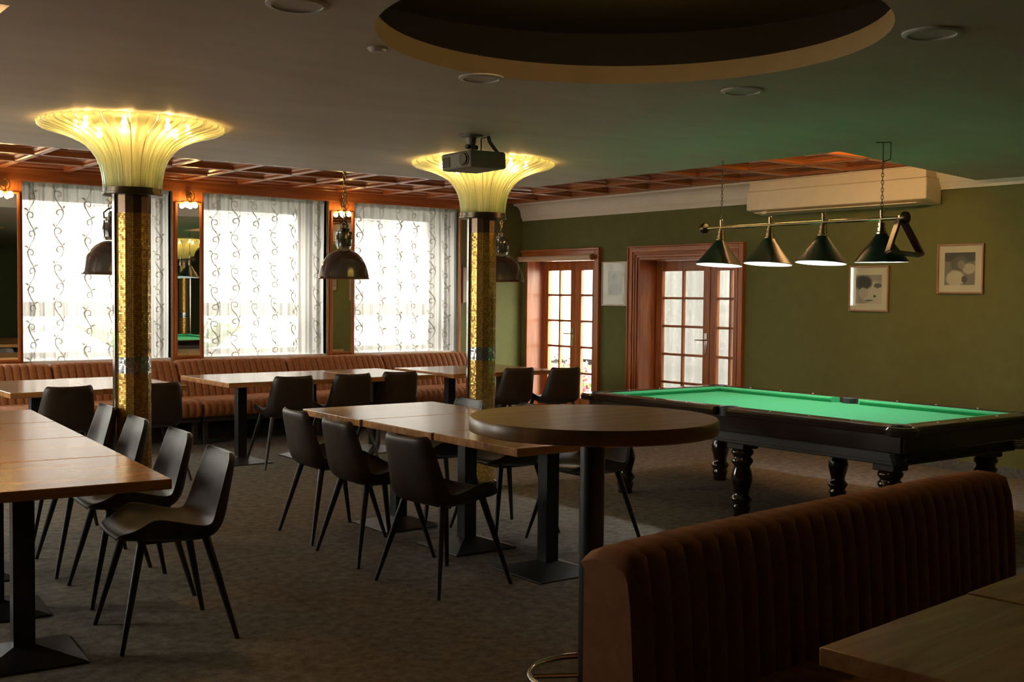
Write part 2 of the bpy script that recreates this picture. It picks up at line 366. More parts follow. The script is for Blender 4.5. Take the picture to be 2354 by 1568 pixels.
for k, (a, bx_) in enumerate(WALL):            # slim upright trims beside every curtain
    for x in (a-.028, bx_+.003): MB().box(x, x+.026, YW-.022, YW, .765, 2.575).build('upright_trim', 'wood_red', wb, bevel=.002)
for (x0, x1) in ((2.575, 2.895), (4.428, 4.748), (6.281, 6.601), (8.137, 8.16)): MB().box(x0, x1, YW-.012, YW, .765, 2.575).build('pier_panel', 'wood_red', wb)
D1 = (10.345, 11.72, 1.985); D2 = (8.11, 9.61, 1.955)
m = MB(); T = .42
m.box(XR, XR+T, YB-.3, D2[0], 0, 2.95).box(XR, XR+T, D2[1], D1[0], 0, 2.95).box(XR, XR+T, D1[1], YW+.65, 0, 2.95)
m.box(XR, XR+T, D2[0], D2[1], D2[2], 2.95).box(XR, XR+T, D1[0], D1[1], D1[2], 2.95)
wr = struct(m.build('wall_right', 'wall_green'))
m = MB().box(XL-.3, XL, YB-.3, YW, 0, .8).box(XL-.3, XL, YB-.3, YW, 2.42, 2.95); ys = [YB-.3]+[y for q in ADDED_SIDE for y in q]+[YW]
for i in range(0, len(ys), 2): m.box(XL-.3, XL, ys[i], ys[i+1], .8, 2.42)
struct(m.build('wall_left', 'wall_green'))
struct(MB().box(XL, XR, YB-.3, YB, 0, 2.95).build('wall_front', 'wall_green'))
for (y0, y1) in ((YB, D2[0]-.15), (D2[1]+.14, D1[0]-.13)):
    struct(MB().box(XR-.014, XR, y0, y1, 0, .085).build('baseboard_right', 'stone_skirt', bevel=.003))

# ------------------------------------------------------------------ ceiling: soffit with round recess, coffered band around it
DC = (3.105, 3.331); DR = 1.0
ce = struct(MB().box(XL-.3, XR+T, YB-.3, YW+.65, 2.95, 3.05).build('ceiling', 'soffit_paint'))
# soffit outline (counter-clockwise), with notches for the coffered pockets
SX0, SX1, SY1 = 1.055, 6.68, 8.50
outline = [(XL, YB), (XR, YB), (XR, 5.38), (6.64, 4.955), (SX1+.03, SY1), (SX0, SY1), (SX0, 4.40), (XL, 4.40)]
def soffit():
    import bmesh
    bm = bmesh.new(); N = 72
    ov = [bm.verts.new((x, y, ZC)) for x, y in outline]; iv = [bm.verts.new((DC[0]+DR*math.cos(2*PI*k/N), DC[1]+DR*math.sin(2*PI*k/N), ZC)) for k in range(N)]
    e = [bm.edges.new((ov[i], ov[(i+1) % len(ov)])) for i in range(len(ov))] + [bm.edges.new((iv[i], iv[(i+1) % N])) for i in range(N)]
    bmesh.ops.triangle_fill(bm, use_beauty=True, edges=e)
    for f in bm.faces:
        if f.normal.z > 0: f.normal_flip()
    for i in range(len(ov)):                  # upstand faces round the pockets
        a, c = outline[i], outline[(i+1) % len(ov)]
        p = [bm.verts.new((*a, ZC)), bm.verts.new((*c, ZC)), bm.verts.new((*c, 2.95)), bm.verts.new((*a, 2.95))]; bm.faces.new(p)
    me = bpy.data.meshes.new('soffit'); bm.to_mesh(me); bm.free(); me.materials.append(MATS['soffit_paint']); return link('soffit', me, ce)
soffit()
LIP = .085
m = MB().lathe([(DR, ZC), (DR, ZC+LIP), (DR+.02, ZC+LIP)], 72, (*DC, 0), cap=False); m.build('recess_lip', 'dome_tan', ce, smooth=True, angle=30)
m = MB().lathe([(DR+.02, ZC+LIP), (DR+.36, ZC+LIP), (DR+.36, ZC+.32)], 72, (*DC, 0), cap=False); m.build('recess_cove', 'dome_shadow', ce, smooth=True, angle=30)
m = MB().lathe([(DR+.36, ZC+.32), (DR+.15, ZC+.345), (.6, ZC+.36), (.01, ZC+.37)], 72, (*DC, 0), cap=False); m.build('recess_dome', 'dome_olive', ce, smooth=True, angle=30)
# coffers
PX, PY = .615, .655
X0c, Y0c = 2.73-PX*2, 11.79
beam_y = []; bw = .075; bh = .14
def inside(x, y):      # over the soffit body?
    if SX0 < x < SX1 and y < SY1: return True
    return y < (4.40 if x < SX0 else 5.1)
def coffer_mesh():
    m = MB(); a, c = PX-bw, PY-bw; z0, z1, z2 = ZW+.026, ZW+.044, ZW+.10
    def ring(i0, i1, za, zb):
        o = [(-a/2+i0, -c/2+i0, za), (a/2-i0, -c/2+i0, za), (a/2-i0, c/2-i0, za), (-a/2+i0, c/2-i0, za)]
        n_ = [(-a/2+i1, -c/2+i1, zb), (a/2-i1, -c/2+i1, zb), (a/2-i1, c/2-i1, zb), (-a/2+i1, c/2-i1, zb)]
        m.add(o+n_, [(k, k+4, (k+1) % 4+4, (k+1) % 4) for k in range(4)])
    ring(0, .10, z0+.015, z0+.02); ring(.10, .10, z0+.02, z1+.02); ring(.10, .15, z1+.02, z1+.02); ring(.15, .15, z1+.02, z0+.03); ring(.15, .17, z0+.03, z0+.018)
    m.add([(-a/2+.17, -c/2+.17, z0+.018), (a/2-.17, -c/2+.17, z0+.018), (a/2-.17, c/2-.17, z0+.018), (-a/2+.17, c/2-.17, z0+.018)], [(0, 3, 2, 1)])
    return m.mesh('coffer_panel', 'wood_panel')
cm = coffer_mesh()
nx = [X0c+PX*i for i in range(-5, 13)]; ny = [Y0c-PY*j for j in range(0, 12)]
for i in range(len(nx)-1):
    for j in range(len(ny)-1):
        x, y = (nx[i]+nx[i+1])/2, (ny[j]+ny[j+1])/2
        if inside(x-PX*.3, y+PY*.3) and inside(x+PX*.45, y+PY*.45) and inside(x+PX*.45, y-PY*.3) and inside(x-PX*.45, y-PY*.45) and inside(x-PX*.45, y+PY*.45): continue
        if x < XL: continue
        if x > XR-.15: continue
        link('coffer_panel', cm, ce, loc=(x, y, 0))
def beam_prof(w):   # moulded underside
    return [(-w/2-.02, ZW+.06), (-w/2-.02, ZW+.040), (-w/2, ZW+.026), (-w/2, ZW+.008), (-w/2+.012, ZW), (w/2-.012, ZW), (w/2, ZW+.008), (w/2, ZW+.026), (w/2+.02, ZW+.040), (w/2+.02, ZW+.06)]
def beam(p, q, mat):
    p, q = Vector(p), Vector(q); d = (q-p).normalized(); nrm = Vector((-d.y, d.x))
    pr = beam_prof(bw); v = []
    for e in (p, q): v += [(e.x+nrm.x*a, e.y+nrm.y*a, z) for a, z in pr]
    k = len(pr); MB().add(v, [(i, i+1, i+1+k, i+k) for i in range(k-1)]).build('coffer_beam', mat, ce)
for x in nx:
    if XL < x < XR-.1:
        if x < SX0: beam((x, 4.40), (x, YW-.02), 'wood_red_y')
        elif x < SX1+.2: beam((x, SY1 if x < SX1 else 5.0), (x, YW-.02), 'wood_red_y')
        else: beam((x, 4.98+(x-6.64)*.17), (x, YW-.02), 'wood_red_y')
for y in ny:
    if y > SY1: beam((XL, y), (XR-.14, y), 'wood_red_x')
    elif y > 5.2:
        beam((SX1, y), (XR-.14, y), 'wood_red_x'); beam((XL, y), (SX0, y), 'wood_red_x')
for p, q, mt in (((XL, SY1+.05), (SX1, SY1+.05), 'wood_red_x'), ((SX1+.06, 5.05), (SX1+.09, SY1), 'wood_red_y'), ((XR-.16, 5.2), (XR-.16, YW), 'wood_red_y'), ((6.7, 5.02), (XR-.15, 5.42), 'wood_red_x'), ((SX0-.04, 4.4), (SX0-.04, SY1), 'wood_red_y')):
    beam(p, q, mt)
# warm cove lamps tucked behind the soffit edge, shining across the coffered pockets
def cove_lamp(p, ln, rz, label):
    t = thing('cove_lamp', label, 'cove lamp', p, rz, 'warm tube lamps behind the soffit edge')
    MB().box(-ln/2, ln/2, -.004, .018, -.022, .022).build('housing', 'window_white', t, bevel=.003)
    MB().tube([(-ln/2+.03, .030, 0), (ln/2-.03, .030, 0)], .010, 10).build('tube', 'cove_tube', t, smooth=True)
    for q in (-1, 1): MB().box(q*(ln/2-.03), q*(ln/2), .016, .042, -.014, .014).build('end_cap', 'window_white', t)
cove_lamp((6.662, 5.75, 2.600), 1.2, -PI/2+.006, 'warm tube lamp behind the soffit edge facing the air conditioner')
cove_lamp((7.65, 5.135, 2.600), 1.2, math.radians(9.6), 'warm tube lamp behind the soffit end beside the air conditioner')
cove_lamp((SX0, 5.2, 2.600), 1.2, PI/2, 'warm tube lamp lighting the wooden coffers at the top left corner')
# crown cove on the right wall
def cove(name, y0, y1, prof):
    v = [(XR-a, y, z) for y in (y0, y1) for a, z in prof]; k = len(prof)
    return struct(MB().add(v, [(i, i+k, i+1+k, i+1) for i in range(k-1)]).build(name, 'white_paint', smooth=True, angle=25))
cv = [(0, 2.475), (.022, 2.475), (.026, 2.50), (.04, 2.515), (.045, 2.53), (.05, 2.535)] + [(.05+.10*(1-math.cos(t)), 2.535+.13*math.sin(t)) for t in [PI/2*i/8 for i in range(9)]] + [(.17, 2.67), (.17, 2.70)]
cove('trim_1', 5.36, YW-.02, cv)
cove('trim_2', YB, 5.37, [(0, 2.475), (.022, 2.475), (.026, 2.50), (.04, 2.512), (.05, 2.535)])

# ------------------------------------------------------------------ windows and curtains
def window(i, a, c):
    root = sroot('window_%d' % (i+1)); y = YW+.56
    MB().box(a-.02, c+.02, YW+.02, YW+.66, .74, .80).build('window_sill', 'window_white', root, bevel=.006)
    f = MB(); z0, z1 = .80, 2.44
    f.box(a-.02, a+.07, y, y+.07, z0, 2.60).box(c-.09, c+.02, y, y+.07, z0, 2.60).box(a, c, y, y+.07, z1, 2.60).box(a, c, y, y+.07, z0-.02, z0+.06).box(a, c, y-.02, y+.07, 1.235, 1.385)
    f.build('window_frame', 'window_white', root, bevel=.006)
    MB().box(a-.01, a, YW+.02, YW+.63, .78, 2.575).build('reveal', 'white_paint', root); MB().box(c, c+.01, YW+.02, YW+.63, .78, 2.575).build('reveal', 'white_paint', root)
    for zz in ((z0+.06, 1.235), (1.385, z1)): MB().box(a+.07, c-.09, y+.03, y+.034, *zz).build('pane', 'glass', root)
for i, (a, c) in enumerate(WALL[2:]+WALL[:2]): window(i, a, c)  # last two are the unseen windows added for daylight
for i, (a, c) in enumerate(ADDED_SIDE):
    root = sroot('window_%d' % (i+6)); x = XL-.25; f = MB()  # added windows out of view, there to let daylight in
    f.box(x, x+.06, a, a+.06, .8, 2.42).box(x, x+.06, c-.06, c, .8, 2.42).box(x, x+.06, a, c, .8, .87).box(x, x+.06, a, c, 2.35, 2.42).box(x, x+.06, a, c, 1.28, 1.36)
    f.build('window_frame', 'window_white', root, bevel=.005); MB().box(XL-.28, XL+.03, a, c, .78, .80).build('window_sill', 'window_white', root, bevel=.005)
    for zz in ((.87, 1.28), (1.36, 2.35)): MB().box(x+.025, x+.029, a+.06, c-.06, *zz).build('pane', 'glass', root)
def curtain(i, a, c, label):
    z0, z1 = .775, 2.572; L = c-a; rnd = random.Random(i+3)
    ph = [rnd.uniform(0, 6.28) for _ in range(6)]
    def yof(u, v):   # v 0 bottom .. 1 top
        x = u*L
        g = .018*math.sin(2*PI*x/.115+ph[0]+.5*math.sin(2*PI*x/.5+ph[1])) + .010*math.sin(2*PI*x/.047+ph[2]) + .012*math.sin(2*PI*x/.31+ph[3]+v*.8)
        return YW+.055 + g*(1-.35*v) + .006*math.sin(5*v+ph[4]+x*8)
    def pos(u, v, d=0.):
        return (a+.004+u*(L-.008) + .02*math.sin(3*v+ph[5]+u*9)*(1-v)*.6*(4*u*(1-u)), yof(u, v)+d, z0+v*(z1-z0))
    cu = MB().grid(lambda u, v: pos(u, v), 150, 14).build('sheer_curtain', 'voile', smooth=True, angle=None)
    tag(cu, label, 'curtain', 'sheer curtains over the three windows')
    # embroidered vines: S-curve stems with curling tendrils
    e = MB()
    def ribbon(pts, w0):
        v = []
        for k, (x, z) in enumerate(pts):
            x2, z2 = pts[min(k+1, len(pts)-1)]; x1, z1_ = pts[max(k-1, 0)]
            dx, dz = x2-x1, z2-z1_; q = math.hypot(dx, dz) or 1; wd = w0*(.35+.65*math.sin(PI*(k+.5)/len(pts)))
            for sg in (-1, 1):
                xx, zz = x-dz/q*wd*sg, z+dx/q*wd*sg
                u_ = min(max(xx/L, 0), 1); v_ = min(max((zz-z0)/(z1-z0), 0), 1); v.append(pos(u_, v_, -.003))
        e.add(v, [(2*k, 2*k+1, 2*k+3, 2*k+2) for k in range(len(pts)-1)])
    P = .37
    nst = 6
    for s_ in range(nst):
        xc = L*(s_+.5)/nst + rnd.uniform(-.03, .03); off = rnd.uniform(0, P); A = .040
        z = z0+.02-off
        while z < z1-.05:
            ribbon([(xc+A*math.sin(2*PI*t/12), z+P*t/12) for t in range(13) if z0 < z+P*t/12 < z1], .0055)
            for hh, sg in ((.08, 1), (.58, -1)):
                zc = z+P*(hh+.17); xcc = xc+sg*A*.1
                sp = []
                for t in range(16):
                    th = t/15*3.6*PI/2; rr = .048*(1-t/15*.78)
                    sp.append((xcc+sg*(rr*math.cos(th))*.9, zc+rr*math.sin(th)))
                if all(z0 < q[1] < z1 for q in sp): ribbon(sp, .0058)
                lf = [(xc+sg*(A*.9+.004*t), z+P*(hh+.30)+.008*t-.0008*t*t) for t in range(8)]
                if all(z0 < q[1] < z1 for q in lf): ribbon(lf, .008)
            z += P
    if e.v: eo = e.build('embroidery', 'embroidery', cu); eo['kind'] = 'stuff'
    hd = MB().grid(lambda u, v: (a+u*L, yof(u, 1)-.006, z1-.035+v*.04), 150, 1).build('heading_tape', 'voile_dense', cu, smooth=True, angle=None)
curtain(0, *WINS[0], 'sheer embroidered curtain on the leftmost window, behind the nearer mosaic column')
curtain(1, *WINS[1], 'sheer embroidered curtain on the middle window, between the two mirrors')
curtain(2, *WINS[2], 'sheer embroidered curtain on the window next to the green corner')

# mirrors on the piers, each with a lamp over it
def pier_mirror(x0, x1, label, lamp_label, lx, seed):
    xm = (x0+x1)/2; wd = x1-x0
    t = thing('wall_mirror', label, 'mirror', (xm, YW-.028, 0), math.radians(-2) if wd < .5 else 0, 'tall mirrors between the windows')
    h = wd/2
    MB().box(-h+.022, h-.022, -.004, .004, .82, 2.44).build('mirror_glass', 'mirror', t)
    for s in (-1, 1): MB().box(s*h, s*(h-.024), -.016, .012, .80, 2.46).build('frame_upright', 'wood_red', t, bevel=.003)
    for z in (.80, 2.44): MB().box(-h+.024, h-.024, -.016, .012, z, z+.022).build('frame_rail', 'wood_red_x', t, bevel=.003)
    l = thing('mirror_lamp', lamp_label, 'wall lamp', (lx, YW-.04, 2.47), 0, 'small brass lamps over the mirrors')
    MB().lathe([(.0, -.0), (.035, 0), (.035, .012), (.012, .02), (.01, .02)], 16, (0, 0, .07), axis='y', cap=False).build('wall_plate', 'brass', l, smooth=True).location = (0, -.015, 0)
    MB().tube([(.045*math.sin(q), -.05, .055+.055*math.cos(q)) for q in [2*PI*k/20 for k in range(20)]], .006, 8, True).build('brass_ring', 'brass', l, smooth=True)
    MB().tube([(0, .012, .06), (0, -.05, .06), (0, -.07, .03), (0, -.075, -.005)], .006).build('arm', 'brass', l, smooth=True)
    MB().tube([(-.11, -.07, -.008), (.11, -.07, -.008)], .006).build('crossbar', 'brass', l, smooth=True)
    for s in (-.045, .045): MB().lathe([(.006, -.012), (.02, -.022), (.027, -.042), (.022, -.062), (.004, -.072)], 12, (s, -.07, 0)).build('bulb', 'bulb_sconce', l, smooth=True)
pier_mirror(4.455, 4.748, 'narrow wall mirror reflecting a mosaic column, between first and second windows', 'brass wall lamp over the mirror right of the nearer mosaic column', 4.60, 1)
pier_mirror(6.308, 6.601, 'narrow wall mirror partly behind the middle black dome lamp', 'brass wall lamp behind the chain of the middle dome lamp', 6.455, 2)
pier_mirror(2.602, 2.895, 'narrow wall mirror cut off by the left edge of the picture', 'brass wall lamp glowing at the left picture edge', 2.75, 3)

# ------------------------------------------------------------------ doors
def leaf(parent, y_hi, y_lo, x, cols, ztop, handle=None, thick=.05):
    """glazed door leaf in the plane X=x, running from y_hi down to y_lo"""
    wd = y_hi-y_lo; st = .10; mu = .028; z0 = .20; z1 = ztop-.12; rows = 5
    f = MB(); xx = (x, x+thick)
    f.box(*xx, y_hi-st, y_hi-.003, .01, ztop).box(*xx, y_lo+.003, y_lo+st, .01, ztop).box(*xx, y_lo+st, y_hi-st, .01, z0).box(*xx, y_lo+st, y_hi-st, z1, ztop)
    gw = (wd-2*st-mu*(cols-1))/cols; gh = (z1-z0-mu*(rows-1))/rows
    lo = f.build('door_leaf', 'wood_red', parent, bevel=.006)
    for k in range(cols-1):
        y = y_lo+st+gw*(k+1)+mu*k; MB().box(x+.006, x+thick-.006, y, y+mu, z0, z1).build('glazing_bar', 'wood_red', lo, bevel=.004)
    for r_ in range(rows-1):
        z = z0+gh*(r_+1)+mu*r_; MB().box(x+.006, x+thick-.006, y_lo+st, y_hi-st, z, z+mu).build('glazing_bar', 'wood_red_y', lo, bevel=.004)
    for k in range(cols):
        for r_ in range(rows):
            y = y_lo+st+(gw+mu)*k; z = z0+(gh+mu)*r_
            MB().box(x+.022, x+.027, y, y+gw, z, z+gh).build('pane', 'glass', lo)
    if handle is not None:
        h = MB().box(x-.008, x, handle-.022, handle+.022, .86, 1.10); h.tube([(x, handle, 1.02), (x-.045, handle, 1.02), (x-.05, handle+.03, 1.02), (x-.05, handle+.12, 1.02)], .009)
        h.build('door_handle', 'chrome', lo, smooth=True, bevel=.002)
    return lo
def casing(parent, y0, y1, z, wd, steps, sides):
    for k, (i0, i1, pr) in enumerate(steps):
        if 'r' in sides: MB().box(XR-pr, XR, y0-i1*wd, y0-i0*wd, 0, z+i1*wd).build('casing_upright', 'wood_red', parent, bevel=.004)
        if 'l' in sides: MB().box(XR-pr, XR, y1+i0*wd, y1+i1*wd, 0, z+i1*wd).build('casing_upright', 'wood_red', parent, bevel=.004)
        MB().box(XR-pr, XR, y0-i0*wd, y1+(i0*wd if 'l' in sides else .06), z+i0*wd, z+i1*wd).build('casing_head', 'wood_red_y', parent, bevel=.004)
STEPS = [(0, .22, .015), (.22, .34, .028), (.34, .46, .020), (.46, .88, .034), (.88, 1., .05)]
d1 = sroot('door_1'); casing(d1, D1[0], D1[1], D1[2], .105, [(0, .75, .03), (.75, 1., .05)], 'r')
def jambs(p, D, lin=.03):
    MB().box(XR, XR+T, D[1]-lin, D[1], 0, D[2]).build('jamb', 'wood_red', p, bevel=.003); MB().box(XR, XR+T, D[0], D[0]+lin, 0, D[2]).build('jamb', 'wood_red', p, bevel=.003)
    MB().box(XR, XR+T, D[0]+lin, D[1]-lin, D[2]-lin, D[2]).build('jamb', 'wood_red_y', p, bevel=.003)
    MB().box(XR+.2, XR+T, D[0]+lin, D[1]-lin, 0, .02).build('threshold', 'stone_skirt', p)
jambs(d1, D1); XD = XR+.27
leaf(d1, D1[1]-.035, 11.03, XD, 2, D1[2]-.035, handle=11.03+.05); leaf(d1, 11.025, D1[0]+.035, XD, 2, D1[2]-.035)
d2 = sroot('door_2'); casing(d2, D2[0], D2[1], D2[2], .132, STEPS, 'lr'); jambs(d2, D2)
leaf(d2, D2[1]-.035, 8.725, XD, 2, D2[2]-.035, handle=8.725+.05); leaf(d2, 8.72, D2[0]+.035, XD, 2, D2[2]-.035)
tb = thing('roller_blind', 'beige rolled-up blind across the top of the garden door', 'blind', (XR-.075, 11.04, 1.975))
MB().lathe([(.033, -.70), (.033, .72)], 20, axis='y').build('blind_roll', 'blind_fabric', tb, smooth=True)
for y in (-.71, .725): MB().lathe([(.04, -.012), (.04, .012)], 16, (0, y, 0), axis='y').build('bracket', 'frame_oak', tb, smooth=True)
dr = MB().grid(lambda u, v: (XR+.62+.018*math.sin(u*70)+.01*math.sin(u*23), 7.9+u*1.9, .01+v*2.1), 160, 3).build('door_drape', 'drape', smooth=True, angle=None)
tag(dr, 'pale voile drape hanging behind the glass of the pool-side door', 'curtain')

# ------------------------------------------------------------------ torchiere columns
PROF = [(.166, 2.125), (.169, 2.17), (.176, 2.22), (.188, 2.27), (.206, 2.312), (.233, 2.352), (.268, 2.39), (.31, 2.421), (.362, 2.446), (.42, 2.466), (.475, 2.481), (.515, 2.492), (.538, 2.505), (.543, 2.524)]
NP = 22
def panel_mesh():
    m = MB(); nc = 16; v = []; half = PI/NP*.945
    for (r, z) in PROF:
        for j in range(nc+1):
            u = j/nc*2-1; fl_ = abs(math.cos(u*PI))**.8         # broad flutes
            amp = .014*math.sqrt(r/.25)
            rr = r+amp*(fl_-.6); v.append((rr*math.cos(u*half), rr*math.sin(u*half), z-(.010*(fl_-.5) if r > .3 else 0)))
    R_ = len(PROF); m.add(v, [(i*(nc+1)+j, i*(nc+1)+j+1, (i+1)*(nc+1)+j+1, (i+1)*(nc+1)+j) for i in range(R_-1) for j in range(nc)])
    return m.mesh('glass_panel', 'fluted_glass', True)
pm = panel_mesh()
def column_lamp(x, y, label, a0):
    t = thing('mosaic_column_lamp', label, 'column lamp', (x, y, 0), a0, 'mosaic columns with glass trumpet lamps')
    NF = 14; R = .108
    def shaft(z0, z1, r, name, mat):
        o = MB().lathe([(r, z0), (r, z1)], NF).build(name, mat, t)
        def uv(co, p):
            a = math.atan2(co.y, co.x); ca = math.atan2(p.center.y, p.center.x); d = (a-ca+PI) % (2*PI)-PI
            base = round((ca/(2*PI)*NF))*7
            return (base + (.5+d/(2*PI/NF))*4, co.z/.0125)
        uvset(o, uv); return o
    shaft(.0, 1.0, R, 'mosaic_shaft', 'mosaic_gold'); shaft(1.0, 1.1, R+.001, 'mirror_band', 'mosaic_silver'); shaft(1.1, 1.98, R, 'mosaic_shaft', 'mosaic_gold')
    MB().lathe([(R+.001, 1.98), (R+.001, 2.088)], NF).build('neck_band', 'neck_brown', t)
    MB().lathe([(R+.02, 0), (R+.02, .05), (R+.004, .06)], NF).build('foot_ring', 'bronze_dark', t)
    MB().box(R-.004, R+.010, -.026, .026, .06, 2.09).build('edge_strip', 'chrome', t, bevel=.002)
    MB().lathe([(.10, 2.088), (.178, 2.088), (.182, 2.092), (.182, 2.104), (.176, 2.106), (.176, 2.132), (.160, 2.132), (.160, 2.106), (.10, 2.106)], 44).build('collar', 'bronze_dark', t, smooth=True, angle=30)
    MB().lathe([(.075, 2.09), (.075, 2.529)], NF).build('core_tube', 'mosaic_gold', t)
    for k in range(NP):
        o = link('glass_panel', pm, t); o.rotation_euler = (0, 0, 2*PI*k/NP); solidify(o, .005)
    for k in range(8):
        a = 2*PI*(k+.5)/8; c = (.33*math.cos(a), .33*math.sin(a), 2.487)
        MB().lathe([(.003, -.022), (.014, -.016), (.019, 0), (.014, .014), (.009, .02), (.009, .042)], 10, c).build('bulb', 'bulb_warm', t, smooth=True)
    return t
column_lamp(2.375, 6.98, 'gold mosaic column with trumpet glass lamp, left, behind the row of chairs', math.radians(176))
column_lamp(5.145, 7.14, 'gold mosaic column with trumpet glass lamp behind the projector', math.radians(160))
column_lamp(-.37, 6.85, 'gold mosaic column lamp beyond the left picture edge, glinting in the left tables', .4)
column_lamp(7.7, 1.6, 'gold mosaic column lamp past the pool table, seen only in the mirror', .4)

# ------------------------------------------------------------------ dome pendants over the banquette tables
def pendant():
    t = thing('dome_pendant', '', 'pendant lamp', (0, 0, 0), 0, 'black dome lamps over the wall tables')
    prof = [(r*.96, z) for r, z in [(.062, 1.897), (.085, 1.889), (.13, 1.864), (.17, 1.825), (.202, 1.774), (.222, 1.714), (.234, 1.660), (.238, 1.643), (.246, 1.635)]]
    o = MB().lathe(prof, 40, cap=False).build('shade', 'shade_black', t, smooth=True, angle=None)
    MB().lathe([(r-.006, z-.004) for r, z in prof[:-1]]+[(.229, 1.637)], 40, cap=False).build('shade_lining', 'shade_inside', t, smooth=True, angle=None)
    MB().lathe([(.058, 1.905), (.066, 1.93)], 24).build('vent_neck', 'chrome', t, smooth=True)
    MB().lathe([(.062, 1.925), (.072, 1.93), (.074, 1.985), (.076, 1.99), (.074, 1.995), (.076, 2.055), (.06, 2.062)], 28).build('ballast_cap', 'shade_black', t, smooth=True, angle=35)
    MB().lathe([(.02, 2.06), (.055, 2.063), (.058, 2.085), (.03, 2.09), (.028, 2.12), (.008, 2.135)], 20).build('hanger_boss', 'bronze_dark', t, smooth=True)
    h = MB().tube([(-.06, 0, 2.075), (-.064, 0, 2.12), (-.03, 0, 2.15), (0, 0, 2.16), (.03, 0, 2.15), (.064, 0, 2.12), (.06, 0, 2.075)], .006); h.build('hanger_bail', 'bronze_dark', t, smooth=True)
    z = 2.165; k = 0
    lm = MB().tube([(.013*math.cos(a), 0, .024*math.sin(a)) for a in [2*PI*q/14 for q in range(14)]], .0038, 6, True).mesh('chain_link', 'brass', True)
    while z < 2.575:
        o = link('chain_link', lm, t, loc=(0, 0, z+.022)); o.rotation_euler = (0, 0, (k % 2)*PI/2+.4); z += .040; k += 1
    MB().tube([(.0, 0, 2.60), (.05, .01, 2.4), (.055, .01, 2.2), (.05, 0, 2.07)], .003).build('flex', 'cable_black', t, smooth=True)
    MB().lathe([(.004, 2.575), (.012, 2.58), (.02, 2.62), (.07, 2.66), (.075, 2.668), (.02, 2.672)], 20).build('ceiling_hook', 'brass', t, smooth=True)
    for a in (0, 2.1, 4.2): MB().tube([(.06*math.cos(a), .06*math.sin(a), 2.662), (.12*math.cos(a), .12*math.sin(a), 2.664), (.13*math.cos(a), .13*math.sin(a), 2.775)], .01).build('hook_arm', 'brass', t, smooth=True)
    MB().lathe([(.0, 1.72), (.03, 1.725), (.042, 1.75), (.03, 1.80), (.02, 1.83), (.02, 1.89)], 16).build('lamp_bulb', 'shade_white', t, smooth=True)
    return t
p0 = pendant(); PEND = [((2.915, 9.05), 'black dome pendant lamp half hidden behind the nearer mosaic column'),
    ((4.982, 9.05), 'black dome pendant lamp on a brass chain between two curtained windows'), ((6.75, 9.05), 'black dome pendant lamp half hidden behind the farther mosaic column')]
for k, (xy, lb) in enumerate(PEND):
    o = p0 if k == 0 else copy_tree(p0); o.location = (*xy, 0); o['label'] = lb; o.rotation_euler = (0, 0, .5*k)

